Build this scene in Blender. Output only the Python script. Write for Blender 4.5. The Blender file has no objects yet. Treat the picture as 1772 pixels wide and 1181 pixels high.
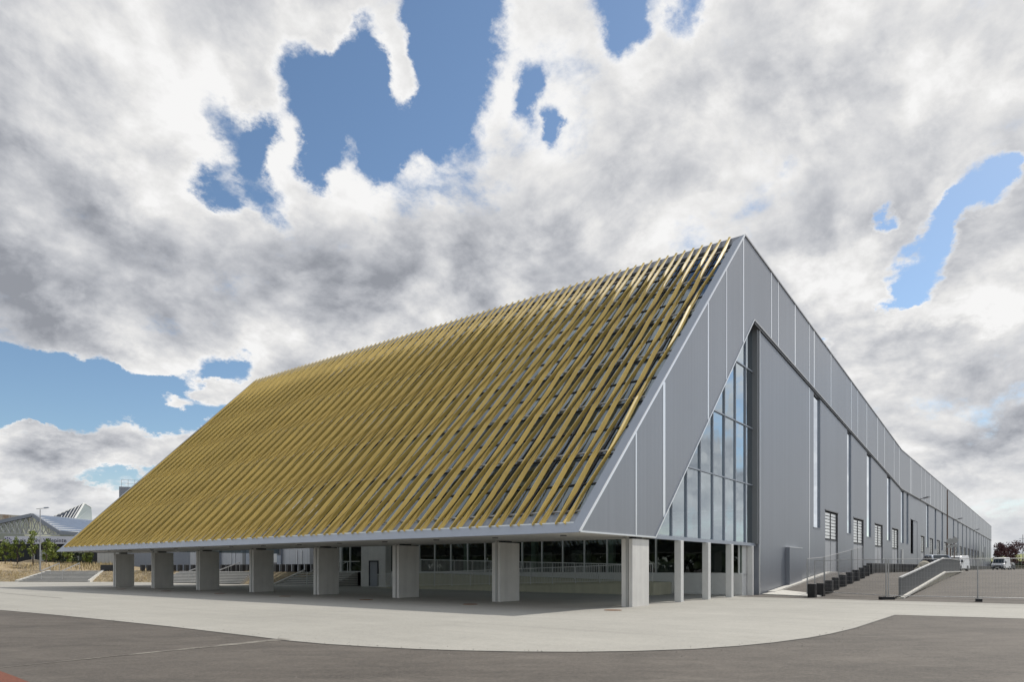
import bpy, math, random
from mathutils import Vector, Matrix, Euler
import numpy as np
R = math.radians
random.seed(7)
SC = bpy.context.scene
COL = SC.collection

# ------------------------------------------------------------------ camera
F = 1181.3; CX = 886.0; HY = 983.4; H = 1.6; YAW = R(37.70)
CC, SS = math.cos(YAW), math.sin(YAW)
cam_d = bpy.data.cameras.new('camera'); cam = bpy.data.objects.new('camera', cam_d); COL.objects.link(cam)
cam.location = (0, 0, H); cam.rotation_euler = (math.pi/2, 0, YAW - math.pi/2)
cam_d.sensor_width = 36; cam_d.lens = 36*F/1772; cam_d.shift_y = (HY-590.5)/1772
cam_d.clip_start = .1; cam_d.clip_end = 6000
SC.camera = cam
SC.view_settings.view_transform = 'Standard'; SC.view_settings.look = 'None'
SC.view_settings.exposure = 0.0; SC.view_settings.gamma = 1

def cw(px, dep, z=0.0):                      # a place seen at column px, dep metres ahead
    lat = (px-CX)/F*dep
    return Vector((CC*dep+SS*lat, SS*dep-CC*lat, z))
def gp(px, py, z=0.0):                       # point on level z
    return cw(px, (H-z)*F/(py-HY), z)
def xs(px, Y):                               # X of column px on the plane Y
    r = (px-CX)/F; return Y*(CC+r*SS)/(SS-r*CC)
def ys(px, X):
    r = (px-CX)/F; return X*(SS-r*CC)/(CC+r*SS)
def pdir(px, py):
    r = (px-CX)/F; u = (HY-py)/F
    return Vector((CC+SS*r, SS-CC*r, u)).normalized()

# ------------------------------------------------------------------ sun + sky
SUN = Vector((1.0, -.26, 1.0)).normalized()
sl = bpy.data.lights.new('sun', 'SUN'); so = bpy.data.objects.new('sun', sl); COL.objects.link(so)
sl.energy = 3.5; sl.angle = R(.5); sl.color = (1, .955, .88)
so.rotation_euler = SUN.to_track_quat('Z', 'Y').to_euler(); so.location = (60, -40, 80)

W = bpy.data.worlds.new('World'); SC.world = W; W.use_nodes = True
class NT:
    def __init__(s, nt): s.nt = nt; s.N = nt.nodes; s.L = nt.links
    def n(s, t, **kw):
        x = s.N.new(t)
        for k, v in kw.items(): setattr(x, k, v)
        return x
    def put(s, sock, v):
        if isinstance(v, bpy.types.NodeSocket): s.L.new(v, sock)
        elif v is not None: sock.default_value = v
    def m(s, op, a, b=None, c=None, clamp=False):
        x = s.n('ShaderNodeMath', operation=op); x.use_clamp = clamp
        s.put(x.inputs[0], a); s.put(x.inputs[1], b)
        if c is not None: s.put(x.inputs[2], c)
        return x.outputs[0]
    def v(s, op, a, b=None, sc=None):
        x = s.n('ShaderNodeVectorMath', operation=op)
        s.put(x.inputs[0], a)
        if b is not None: s.put(x.inputs[1], b)
        if sc is not None: s.put(x.inputs['Scale'], sc)
        return x.outputs['Value'] if op in ('LENGTH', 'DOT_PRODUCT') else x.outputs[0]
    def noise(s, vec, scale, detail=5, rough=.55, dist=0, color=False, dim='3D'):
        x = s.n('ShaderNodeTexNoise', noise_dimensions=dim)
        s.put(x.inputs['Vector'], vec); s.put(x.inputs['Scale'], scale)
        x.inputs['Detail'].default_value = detail; x.inputs['Roughness'].default_value = rough
        x.inputs['Distortion'].default_value = dist
        return x.outputs['Color' if color else 'Fac']
    def rng(s, v, a, b, c=0., d=1., smooth=False):
        x = s.n('ShaderNodeMapRange'); x.interpolation_type = 'SMOOTHSTEP' if smooth else 'LINEAR'
        s.put(x.inputs[0], v)
        for i, q in enumerate((a, b, c, d)): s.put(x.inputs[1+i], q)
        return x.outputs[0]
    def mix(s, f, a, b, mode='MIX'):
        x = s.n('ShaderNodeMix', data_type='RGBA', blend_type=mode)
        s.put(x.inputs[0], f); s.put(x.inputs[6], col4(a)); s.put(x.inputs[7], col4(b))
        return x.outputs[2]
def col4(c):
    if isinstance(c, (tuple, list)) and len(c) == 3: return (*c, 1)
    return c

def build_sky():
    T = NT(W.node_tree)
    for x in list(T.N): T.N.remove(x)
    out = T.n('ShaderNodeOutputWorld'); bg = T.n('ShaderNodeBackground'); bg.inputs[1].default_value = .1
    T.L.new(bg.outputs[0], out.inputs[0])
    sky = T.n('ShaderNodeTexSky'); sky.sky_type = 'NISHITA'; sky.sun_disc = False
    sky.sun_elevation = math.asin(SUN.z); sky.sun_rotation = math.atan2(SUN.x, SUN.y)
    sky.air_density = 1.0; sky.dust_density = .35; sky.ozone_density = 1.3
    g = T.n('ShaderNodeTexCoord'); d = g.outputs['Generated']
    d = T.v('NORMALIZE', d)
    sep = T.n('ShaderNodeSeparateXYZ'); T.L.new(d, sep.inputs[0]); dz = sep.outputs[2]
    zz = T.m('ADD', T.m('MAXIMUM', dz, 0), .50)
    p = T.v('SCALE', d, sc=T.m('DIVIDE', 1, zz))          # cloud-deck coordinates
    # ragged edges: warp the direction
    w1 = T.v('SUBTRACT', T.noise(p, 2.6, 3, .6, color=True), (.5, .5, .5))
    w2 = T.v('SUBTRACT', T.noise(p, 9, 6, .68, color=True), (.5, .5, .5))
    w3 = T.v('SUBTRACT', T.noise(p, 26, 5, .7, color=True), (.5, .5, .5))
    dw = T.v('ADD', T.v('ADD', d, T.v('SCALE', w1, sc=.11)), T.v('SCALE', w2, sc=.08)); dw = T.v('ADD', dw, T.v('SCALE', w3, sc=.012))
    dw = T.v('NORMALIZE', dw)
    def blob(vec, px, py, rx, ry, wgt, acc, rot=0, soft=0.):
        c = pdir(px, py)
        right = c.cross(Vector((0, 0, 1))).normalized(); up = right.cross(c).normalized()
        a = R(rot); r2 = right*math.cos(a)+up*math.sin(a); u2 = up*math.cos(a)-right*math.sin(a)
        M = Matrix((r2, u2, c)).transposed()
        sx_ = (pdir(px+5,py)-pdir(px-5,py)).length/10; sy_ = (pdir(px,py+5)-pdir(px,py-5)).length/10
        mp = T.n('ShaderNodeMapping', vector_type='TEXTURE')
        T.L.new(vec, mp.inputs[0]); mp.inputs[1].default_value = c
        mp.inputs[2].default_value = M.to_euler(); mp.inputs[3].default_value = (rx*sx_, ry*sy_, .35)
        f = T.rng(T.v('LENGTH', mp.outputs[0]), (0.45-soft if soft else 0.), (1.35+soft if soft else 1.8), wgt, 0., True)
        return f if acc is None else T.m('ADD', acc, f)
    hol = [ (800,22,44,62,1.3,0),(750,40,44,56,1.2,0),(745,135,52,40,1.3,0),(640,105,60,26,1.2,8),(585,130,50,26,1.2,0),(510,135,42,22,1.2,-10),(640,190,40,34,1.2,0),(655,245,32,22,1.1,0),(725,205,34,22,1.1,0),(548,172,30,24,1.0,-30),
            (408,262,40,34,1.25,40),(350,310,36,20,1.15,0),(440,225,30,18,1.1,0),(545,238,32,16,1.15,0),(1080,0,44,11,1.3,0),(905,140,22,14,1.0,0),(950,200,14,12,.9,0),(1180,-20,30,14,.8,0),
            (60,690,120,46,1.5,0),(230,690,120,44,1.5,0),(340,725,110,24,1.4,0),(400,640,46,26,1.5,0),(60,655,120,20,1.2,0),(250,655,140,16,1.1,0),(200,838,80,14,1.3,0),(30,625,70,12,.9,0),(260,860,60,8,.9,0),
            (1592,478,54,42,1.7,0),(1560,522,44,16,1.2,0),(1720,342,54,26,1.5,25),(1650,395,42,20,1.3,25),(1540,378,20,12,1.1,0),(1425,590,34,9,1.1,0),(1755,300,30,14,1.1,20) ]
    pos = [ (672,120,26,20,1.3,0),(712,140,24,12,1.1,0),(590,30,50,30,1.0,0),(362,674,40,11,1.5,0),(312,706,34,12,1.7,0),(222,660,20,9,1.2,0),(45,645,26,9,1.0,0),(40,742,50,13,1.6,0),(130,770,60,14,.8,0) ]
    acc = None
    for b in hol: acc = blob(dw, b[0], b[1], b[2], b[3], -b[4], acc, b[5])
    for b in pos: acc = blob(dw, b[0], b[1], b[2], b[3], b[4], acc, b[5])
    away = T.rng(T.v('DOT_PRODUCT', d, tuple(pdir(886,500))), .80, .45, 0, .46, True)
    fb = T.noise(p, 1.6, 6, .55, .2)
    fbh = T.noise(p, 4.2, 12, .64, .15)
    D = T.m('ADD', acc, T.m('MULTIPLY', T.m('SUBTRACT', fb, .5), .55))
    D = T.m('ADD', D, T.m('MULTIPLY', T.m('SUBTRACT', fbh, .5), 3.6))
    D = T.m('SUBTRACT', T.m('ADD', D, .74), away)
    al = T.rng(D, -.15, .50, 0, 1, True)
    # billow relief: noise sampled again a step towards the sun
    ps = T.v('ADD', p, tuple(Vector((SUN.x, SUN.y, .5)).normalized()*.05))
    fb2 = T.noise(ps, 4.2, 12, .58, .15)
    fbs = T.noise(p, 4.2, 12, .58, .15)
    rel = T.m('SUBTRACT', fbs, fb2)
    shade = None
    dk = [ (70,390,190,90,.36,0),(150,560,230,50,.28,5),(20,560,120,90,.15,0),(580,400,170,70,.24,0),(560,500,180,60,.26,0),(820,470,120,60,.16,0),(1000,480,160,60,.18,0),
           (1220,230,120,150,.12,0),(1660,640,170,60,.20,0),(1600,720,200,40,.12,0),(1120,330,120,60,.10,0),(330,480,90,60,.18,0),(300,80,200,60,.08,0),(1500,200,130,90,.10,0),(120,790,140,18,.28,0),(1700,160,80,50,.1,0),(60,850,120,14,.18,0),(1700,780,130,24,.16,0) ]
    lt = [ (270,210,110,80,.18,0),(640,310,120,34,.22,0),(930,90,50,70,.22,0),(1010,290,60,50,.18,0),(1480,440,80,60,.20,0),(760,240,60,40,.2,0),(480,250,60,60,.2,0),(1380,340,60,30,.12,0),(1640,545,160,16,.28,0),(470,600,80,26,.22,0),(1060,110,40,50,.14,0),(560,60,110,40,.12,0),(1720,480,60,30,.14,0) ]
    for b in dk: shade = blob(dw, b[0], b[1], b[2], b[3], -b[4], shade, b[5], .2)
    for b in lt: shade = blob(dw, b[0], b[1], b[2], b[3], b[4], shade, b[5], .2)
    th = T.rng(D, .15, .75, 0, 1, True)
    br = T.m('ADD', T.m('MULTIPLY', th, -.20), .92)
    br = T.m('ADD', br, T.m('MULTIPLY', rel, 1.9))
    bil = T.m('ABSOLUTE', T.m('SUBTRACT', T.noise(p, 3.2, 7, .6, .5), .5))
    br = T.m('ADD', br, T.m('MULTIPLY', T.m('SUBTRACT', bil, .07), .5))
    br = T.m('ADD', br, T.m('MULTIPLY', T.m('SUBTRACT', T.noise(p, 1.5, 5, .52, .1), .5), -.30))
    br = T.m('ADD', br, T.m('MULTIPLY', T.m('SUBTRACT', T.noise(p, 11, 9, .66, .3), .5), .26))
    br = T.m('ADD', br, T.m('MULTIPLY', shade, .60))
    br = T.m('MINIMUM', T.m('MAXIMUM', br, .32), .93)
    tint = T.mix(T.rng(br, .3, .8), (.93, .98, 1.10), (1.0, .995, .99))
    cl = T.v('SCALE', tint, sc=T.m('MULTIPLY', br, 10.0))
    blue = T.mix(1.0, sky.outputs[0], SKYT, 'MULTIPLY')
    c = T.mix(al, blue, cl)
    # thin pale air low over the horizon
    c = T.mix(T.rng(dz, 0.0, .16, .45, 0., True), c, (6.4, 6.7, 7.1))
    T.L.new(c, bg.inputs[0])
SKYT = (1.08, 1.17, 1.2)
build_sky()

# ------------------------------------------------------------------ materials
def mat(name, base, rough=.6, metal=0., nscale=None, namt=.15, bump=None, spec=None, fn=None, coord='Object', detail=6):
    m = bpy.data.materials.new(name); m.use_nodes = True
    T = NT(m.node_tree); bs = T.N['Principled BSDF']
    bs.inputs['Roughness'].default_value = rough; bs.inputs['Metallic'].default_value = metal
    if spec is not None: bs.inputs['Specular IOR Level'].default_value = spec
    tc = T.n('ShaderNodeTexCoord').outputs[coord]
    geo = T.n('ShaderNodeNewGeometry').outputs['Position']
    c = base
    if nscale:
        k = T.noise(geo, nscale, detail, .6)
        f = T.rng(k, .3, .7, 1-namt, 1+namt)
        c = T.v('SCALE', tuple(base), sc=f)
    if fn: c = fn(T, bs, geo, c)
    T.put(bs.inputs['Base Color'], col4(c))
    if bump:
        b = T.n('ShaderNodeBump'); b.inputs['Strength'].default_value = bump[1]; b.inputs['Distance'].default_value = bump[2]
        T.L.new(T.noise(geo, bump[0], 4, .6), b.inputs['Height']); T.L.new(b.outputs[0], bs.inputs['Normal'])
    return m
def sepxyz(T, v):
    s = T.n('ShaderNodeSeparateXYZ'); T.put(s.inputs[0], v); return s.outputs
def comb(T, x, y, z):
    s = T.n('ShaderNodeCombineXYZ')
    for i, q in enumerate((x, y, z)): T.put(s.inputs[i], q)
    return s.outputs[0]

def f_concrete(T, bs, geo, c):
    big = T.noise(geo, .18, 6, .6); mid = T.noise(geo, 1.1, 6, .65, .3); fine = T.noise(geo, 38, 3, .7)
    f = T.m('ADD', T.rng(big, .3, .7, .90, 1.07), T.rng(mid, .3, .7, -.045, .045))
    f = T.m('ADD', f, T.rng(fine, .3, .7, -.16, .16))
    f = T.m('ADD', f, T.rng(T.noise(geo, 9, 4, .75), .3, .7, -.09, .09))
    # tyre/sweeping streaks, long along the front
    sx = T.noise(T.v('MULTIPLY', geo, (1.2, .12, 1)), 1.0, 6, .65)
    f = T.m('ADD', f, T.rng(sx, .35, .7, .02, -.05))
    stain = T.rng(T.noise(geo, .55, 5, .7, .8), .60, .74, 0, .14)
    c = T.mix(stain, T.v('SCALE', (.37, .356, .318), sc=f), (.30, .27, .22))
    o = sepxyz(T, geo); tr = T.noise(comb(T, T.m('MULTIPLY', o[0], 1.8), T.m('MULTIPLY', o[1], .06), 0), 1.0, 4, .6)
    c = T.mix(T.rng(tr, .56, .68, 0, .16), c, (.22, .21, .19))
    sp = T.rng(T.noise(geo, 7, 2, .8), .72, .77, 0, .5)
    return T.mix(sp, c, (.20, .18, .15))
def f_asphalt(T, bs, geo, c):
    o = sepxyz(T, geo)
    # travel-direction coordinates, roughly across the view
    ax = T.m('ADD', T.m('MULTIPLY', o[0], CC), T.m('MULTIPLY', o[1], SS))
    ay = T.m('SUBTRACT', T.m('MULTIPLY', o[0], SS), T.m('MULTIPLY', o[1], CC))
    q = comb(T, T.m('MULTIPLY', ax, 1.0), T.m('MULTIPLY', ay, .5), 0)
    big = T.noise(q, .45, 7, .65, .4); mid = T.noise(q, 2.2, 6, .7, .5); fine = T.noise(geo, 55, 3, .75)
    f = T.m('ADD', T.rng(big, .35, .65, .82, 1.2), T.rng(mid, .35, .65, -.16, .16))
    f = T.m('ADD', f, T.rng(fine, .3, .7, -.36, .36))
    f = T.m('ADD', f, T.rng(T.noise(geo, 14, 6, .85), .35, .65, -.34, .34))
    dust = T.rng(T.noise(q, 1.3, 8, .75, .8), .55, .75, 0, .42)
    speck = T.rng(T.noise(geo, 9, 2, .8), .73, .78, 0, .55)
    c = T.mix(dust, T.v('SCALE', (.099, .086, .073), sc=f), (.215, .19, .158))
    c = T.mix(speck, c, (.42, .40, .36))
    vo = T.n('ShaderNodeTexVoronoi', feature='DISTANCE_TO_EDGE'); vo.inputs['Scale'].default_value = .22
    wv = T.v('ADD', geo, T.v('SCALE', T.v('SUBTRACT', T.noise(geo, .9, 5, .7, color=True), (.5, .5, .5)), sc=2.2)); T.L.new(wv, vo.inputs['Vector'])
    cr = T.m('MULTIPLY', T.rng(vo.outputs[0], .0, .006, .55, 0), T.rng(T.noise(geo, .12, 2, .5), .45, .6, 0, 1))
    c = T.mix(cr, c, (.03, .028, .026))
    oil = T.rng(T.noise(q, .8, 5, .7, 1.2), .62, .74, 0, .35)
    return T.mix(oil, c, (.05, .045, .04))
def f_dirt(T, bs, geo, c):
    a = T.noise(geo, .7, 7, .7, .6); b = T.noise(geo, 5, 5, .7)
    k = T.mix(T.rng(a, .38, .62), (.42, .32, .19), (.22, .16, .095))
    k = T.mix(T.rng(T.noise(geo, 2.2, 6, .75, 1.), .5, .62, 0, .6), k, (.13, .12, .06))
    return T.mix(T.rng(b, .48, .68, 0, .7), k, (.56, .49, .34))
def f_clad(T, bs, geo, c):
    o = sepxyz(T, geo)
    st = T.noise(comb(T, T.m('MULTIPLY', o[0], 4.0), 0, T.m('MULTIPLY', o[2], .03)), 1.0, 4, .6)
    pn = T.n('ShaderNodeTexWhiteNoise', noise_dimensions='1D'); T.put(pn.inputs['W'], T.m('FLOOR', T.m('DIVIDE', T.m('SUBTRACT', o[0], .35), 3.3)))
    f = T.m('ADD', T.rng(st, .3, .7, .955, 1.045), T.rng(pn.outputs[0], 0, 1, -.022, .022))
    f = T.m('ADD', f, T.rng(T.noise(geo, .25, 4, .5), .3, .7, -.03, .03))
    b = T.n('ShaderNodeBump'); b.inputs['Strength'].default_value = .05; b.inputs['Distance'].default_value = .01
    wv = T.m('SINE', T.m('MULTIPLY', o[0], 2*math.pi/.33)); T.put(b.inputs['Height'], wv)
    T.L.new(b.outputs[0], bs.inputs['Normal'])
    return T.v('SCALE', tuple(c), sc=f)
def f_fin(T, bs, geo, c):
    n1 = T.noise(geo, .9, 4, .6); o = sepxyz(T, geo)
    rnd = T.n('ShaderNodeObjectInfo').outputs['Random']
    f = T.m('ADD', T.rng(n1, .3, .7, .90, 1.08), T.rng(rnd, 0, 1, -.09, .09)); f = T.m('ADD', f, T.rng(T.noise(geo, 9, 4, .7), .3, .7, -.04, .04))
    jt = T.m('FRACT', T.m('MULTIPLY', T.m('SUBTRACT', o[2], 2.87), 1/1.44))      # butt joints of the sheet lengths
    f = T.m('MULTIPLY', f, T.rng(jt, .0, .012, .72, 1.))
    return T.v('SCALE', tuple(c), sc=f)
def f_wall(T, bs, geo, c):
    o = sepxyz(T, geo)
    st = T.noise(comb(T, T.m('MULTIPLY', o[0], 3.0), T.m('MULTIPLY', o[1], 3.0), T.m('MULTIPLY', o[2], .25)), 1.0, 5, .6)
    g2 = T.noise(geo, 1.2, 5, .65)
    return T.v('SCALE', tuple(c), sc=T.m('ADD', T.rng(st, .3, .7, .93, 1.06), T.rng(g2, .3, .7, -.06, .06)))
def panels(pitch, axis, dark=.75, w=.02):
    def f(T, bs, geo, c):
        o = sepxyz(T, geo)
        q = T.m('FRACT', T.m('DIVIDE', o[axis], pitch))
        k = T.rng(q, w, w*1.6, dark, 1.)
        n = T.noise(geo, .8, 5, .6)
        return T.v('SCALE', tuple(c), sc=T.m('MULTIPLY', k, T.rng(n, .3, .7, .93, 1.06)))
    return f
def f_rusty(T, bs, geo, c):
    o = sepxyz(T, geo)
    s = T.noise(comb(T, T.m('MULTIPLY', o[0], .5), T.m('MULTIPLY', o[1], .5), T.m('MULTIPLY', o[2], .15)), 1.0, 5, .7)
    top = T.rng(o[2], 11.2, 14., 0, 1)
    return T.mix(T.m('MULTIPLY', T.rng(s, .45, .62, 0, .75), top), (.66, .62, .52), (.34, .20, .11))

M = {}
M['concrete'] = mat('plaza_concrete', (.5, .49, .45), .85, fn=f_concrete, bump=(60, .25, .004))
M['asphalt'] = mat('asphalt', (.14, .13, .12), .88, fn=f_asphalt, bump=(70, .5, .006))
M['dirt'] = mat('ochre_soil', (.4, .3, .15), .95, fn=f_dirt, bump=(3, .8, .15))
M['clad'] = mat('grey_cladding', (.285, .30, .33), .36, .45, fn=f_clad)
M['clad2'] = mat('grey_wall_cladding', (.272, .29, .325), .38, .45, fn=f_clad)
M['frame'] = mat('pale_aluminium', (.36, .395, .45), .45, .3, nscale=.8, namt=.05)
M['bright'] = mat('polished_steel', (.85, .86, .87), .28, .9)
M['soffit'] = mat('soffit_panel', (.60, .585, .55), .55, fn=panels(1.5, 1, .8, .01))
M['fin'] = mat('gold_painted_metal', (.71, .50, .13), .5, .0, fn=f_fin)
M['pier'] = mat('pier_concrete', (.71, .695, .66), .8, fn=f_wall, bump=(30, .15, .004))
M['pierlow'] = mat('beige_concrete', (.52, .50, .38), .85, fn=f_wall, bump=(20, .2, .005))
M['riser'] = mat('shaded_riser_concrete', (.27, .26, .24), .85, nscale=2, namt=.1)  # darker than the treads: shade below the nosings put into the colour
M['steel'] = mat('galvanised_steel', (.45, .45, .45), .4, .6, nscale=3, namt=.12)
M['white'] = mat('white_painted_metal', (.70, .70, .68), .5, nscale=2, namt=.05)
M['dark'] = mat('dark_metal', (.03, .032, .038), .5, .2)
M['black'] = mat('black_plastic_sheeting', (.016, .016, .018), .42, nscale=6, namt=.3, bump=(9, .5, .03))
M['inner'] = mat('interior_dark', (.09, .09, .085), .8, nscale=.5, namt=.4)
M['column_green'] = mat('pale_green_column', (.34, .42, .34), .6)
M['rust'] = mat('rusty_cast_iron', (.20, .10, .05), .85, nscale=20, namt=.4)
M['redasphalt'] = mat('red_asphalt', (.17, .058, .034), .9, nscale=30, namt=.3, bump=(60, .4, .006))
M['dust'] = mat('dust_streak', (.2, .19, .17), .95, fn=lambda T, bs, geo, c: T.mix(T.rng(T.noise(geo, 1.6, 7, .8, .6), .40, .60), (.098, .086, .074), (.27, .25, .215)))
M['joint'] = mat('joint_sealant', (.12, .115, .105), .9)
M['kerb'] = mat('pale_kerb', (.60, .58, .53), .85, nscale=4, namt=.12)
M['farclad'] = mat('light_grey_panels', (.50, .51, .53), .45, .2, fn=panels(1.15, 1, .7, .03))
M['farwhite'] = mat('cream_ribbed_metal', (.62, .60, .54), .6, fn=panels(.5, 1, .85, .1))
M['stained'] = mat('stained_cream_wall', (.6, .58, .5), .8, fn=f_rusty)
M['parapet'] = mat('grey_bar_parapet', (.21, .215, .22), .5, .3)
M['stone'] = mat('rubble_stone', (.47, .43, .34), .9, nscale=5, namt=.3, bump=(8, .6, .05))
M['panelblue'] = mat('dark_blue_glass_panel', (.02, .03, .05), .65)
M['bluemetal'] = mat('blue_grey_roof_metal', (.16, .20, .27), .35, .4, nscale=1, namt=.08)
M['carsilver'] = mat('silver_car_paint', (.50, .54, .60), .25, .5)
M['carwhite'] = mat('white_van_paint', (.80, .80, .80), .35)
M['tyre'] = mat('tyre_rubber', (.02, .02, .02), .8)
M['carglass'] = mat('car_window_glass', (.02, .03, .035), .08)
M['violet'] = mat('violet_logo_paint', (.06, .04, .16), .5)
M['letter'] = mat('grey_letter_paint', (.06, .06, .09), .5)
M['brownpole'] = mat('brown_painted_steel', (.16, .10, .07), .6)
M['signwhite'] = mat('pale_sign_board', (.72, .72, .76), .5)
M['signback'] = mat('sign_back_aluminium', (.42, .42, .40), .5, .3)
M['bark'] = mat('bark', (.12, .09, .07), .9)
def leaf(name, a, b, sc=1.5):
    def f(T, bs, geo, c):
        rnd = T.n('ShaderNodeNewGeometry').outputs['Random Per Island']
        k = T.mix(rnd, a, b)
        return T.mix(T.rng(T.noise(geo, sc, 3, .6), .4, .6), k, a)
    return mat(name, a, .6, fn=f)
M['leafgreen'] = leaf('young_green_leaves', (.14, .19, .03), (.30, .34, .07))
M['leafdark'] = leaf('dark_green_leaves', (.025, .04, .015), (.06, .08, .025))
M['leafpurple'] = leaf('purple_leaves', (.09, .035, .04), (.19, .085, .075))
def f_grass(T, bs, geo, c):
    return T.mix(T.rng(T.noise(geo, .25, 6, .7), .35, .65), (.13, .17, .035), (.26, .27, .07))
M['grass'] = mat('meadow_grass', (.15, .2, .05), .9, fn=f_grass)
def f_drygrass(T, bs, geo, c):
    return T.mix(T.noise(geo, 1.5, 5, .7), (.36, .27, .12), (.62, .50, .28))
M['drygrass'] = mat('dry_grass', (.5, .4, .2), .95, fn=f_drygrass)

def glass(name, tint, gl, base=.10, ior=1.55, wob=.0, pane=None):
    m = bpy.data.materials.new(name); m.use_nodes = True; T = NT(m.node_tree)
    T.N.remove(T.N['Principled BSDF']); out = T.N['Material Output']
    tr = T.n('ShaderNodeBsdfTransparent'); tr.inputs[0].default_value = (*tint, 1)
    g = T.n('ShaderNodeBsdfGlossy'); g.inputs['Roughness'].default_value = .01; g.inputs[0].default_value = (*gl, 1)
    geo_ = T.n('ShaderNodeNewGeometry'); cs = T.m('ABSOLUTE', T.v('DOT_PRODUCT', geo_.outputs['Incoming'], geo_.outputs['Normal'])); F0 = ((ior-1)/(ior+1))**2*2; frv = T.m('ADD', T.m('MULTIPLY', T.m('POWER', T.m('SUBTRACT', 1, cs, clamp=True), 5), 1-F0), F0)
    if wob:
        geo = T.n('ShaderNodeNewGeometry').outputs['Position']
        b = T.n('ShaderNodeBump'); b.inputs['Strength'].default_value = wob; b.inputs['Distance'].default_value = .05
        T.L.new(T.noise(geo, .55, 2, .5), b.inputs['Height'])
        nrm = b.outputs[0]
        if pane:
            o = sepxyz(T, geo); wn = T.n('ShaderNodeTexWhiteNoise', noise_dimensions='3D')
            T.put(wn.inputs['Vector'], comb(T, T.m('FLOOR', T.m('DIVIDE', T.m('SUBTRACT', o[0], 29.2), pane[0])), 0., T.m('FLOOR', T.m('DIVIDE', T.m('SUBTRACT', o[2], 3.1), pane[1]))))
            nrm = T.v('NORMALIZE', T.v('ADD', nrm, T.v('SCALE', T.v('SUBTRACT', wn.outputs['Color'], (.5, .5, .5)), sc=.045)))
        T.L.new(nrm, g.inputs['Normal'])
    mx = T.n('ShaderNodeMixShader')
    T.put(mx.inputs[0], T.m('ADD', frv, base, clamp=True))
    T.L.new(tr.outputs[0], mx.inputs[1]); T.L.new(g.outputs[0], mx.inputs[2]); T.L.new(mx.outputs[0], out.inputs[0])
    return m
M['glass'] = glass('coated_glass', (.30, .36, .36), (.78, .86, .92), .38, 1.6, .16, (1.65, 3.33))
M['lobbyglass'] = glass('clear_lobby_glass', (.50, .56, .53), (.8, .86, .86), .02, 1.45, .05)
M['roofglass'] = glass('roof_glass', (.42, .47, .48), (.62, .72, .82), .12, 1.55, .12)
M['slotglass'] = glass('slot_window_glass', (.2, .22, .24), (.9, .95, 1.), .68, 1.6, .12)
M['skywhite'] = mat('sky_white_glazing', (.93, .93, .92), .22, .55)  # clear door glass; the white base paints in the bright sky's reflection

# ------------------------------------------------------------------ mesh helpers
class MB:
    def __init__(s): s.v = []; s.f = []
    def quad(s, a, b, c, d): n = len(s.v); s.v += [tuple(a), tuple(b), tuple(c), tuple(d)]; s.f.append((n, n+1, n+2, n+3)); return s
    def poly(s, pts): n = len(s.v); s.v += [tuple(p) for p in pts]; s.f.append(tuple(range(n, n+len(pts)))); return s
    def prism(s, bot, top):
        n = len(s.v); k = len(bot); s.v += [tuple(p) for p in bot]+[tuple(p) for p in top]
        s.f.append(tuple(range(n+k-1, n-1, -1))); s.f.append(tuple(range(n+k, n+2*k)))
        for i in range(k): j = (i+1) % k; s.f.append((n+i, n+j, n+k+j, n+k+i))
        return s
    def box(s, x0, x1, y0, y1, z0, z1):
        return s.prism([(x0,y0,z0),(x1,y0,z0),(x1,y1,z0),(x0,y1,z0)], [(x0,y0,z1),(x1,y0,z1),(x1,y1,z1),(x0,y1,z1)])
    def bar(s, a, b, w, h=None, up=(0,0,1)):
        a = Vector(a); b = Vector(b); h = h or w; d = (b-a).normalized(); u = Vector(up)
        if abs(d.dot(u)) > .99: u = Vector((1,0,0))
        r = d.cross(u).normalized()*w/2; u = r.cross(d).normalized()*h/2
        return s.prism([a-r-u, a+r-u, a+r+u, a-r+u], [b-r-u, b+r-u, b+r+u, b-r+u])
    def tube(s, a, b, r0, r1=None, k=8):
        a = Vector(a); b = Vector(b); r1 = r0 if r1 is None else r1; d = (b-a).normalized()
        u = Vector((0,0,1)) if abs(d.z) < .9 else Vector((1,0,0))
        x = d.cross(u).normalized(); y = x.cross(d)
        P = lambda c, r: [c+(x*math.cos(2*math.pi*i/k)+y*math.sin(2*math.pi*i/k))*r for i in range(k)]
        return s.prism(P(a, r0), P(b, r1))
    def loft(s, rings, cap=True):
        n0 = len(s.v); k = len(rings[0])
        for r in rings: s.v += [tuple(p) for p in r]
        for j in range(len(rings)-1):
            for i in range(k):
                a = n0+j*k+i; b = n0+j*k+(i+1) % k; s.f.append((a, b, b+k, a+k))
        if cap: s.f.append(tuple(range(n0+k-1, n0-1, -1))); s.f.append(tuple(range(n0+(len(rings)-1)*k, n0+len(rings)*k)))
        return s
    def mesh(s, name, m, off=(0,0,0), smooth=False, bevel=0):
        me = bpy.data.meshes.new(name); o = Vector(off)
        me.from_pydata([tuple(Vector(p)-o) for p in s.v], [], s.f); me.update()
        if m: me.materials.append(M[m] if isinstance(m, str) else m)
        if smooth: me.polygons.foreach_set('use_smooth', [True]*len(me.polygons))
        return me
def parent_world(p):
    v = Vector((0,0,0))
    while p: v += p.location; p = p.parent
    return v
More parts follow.
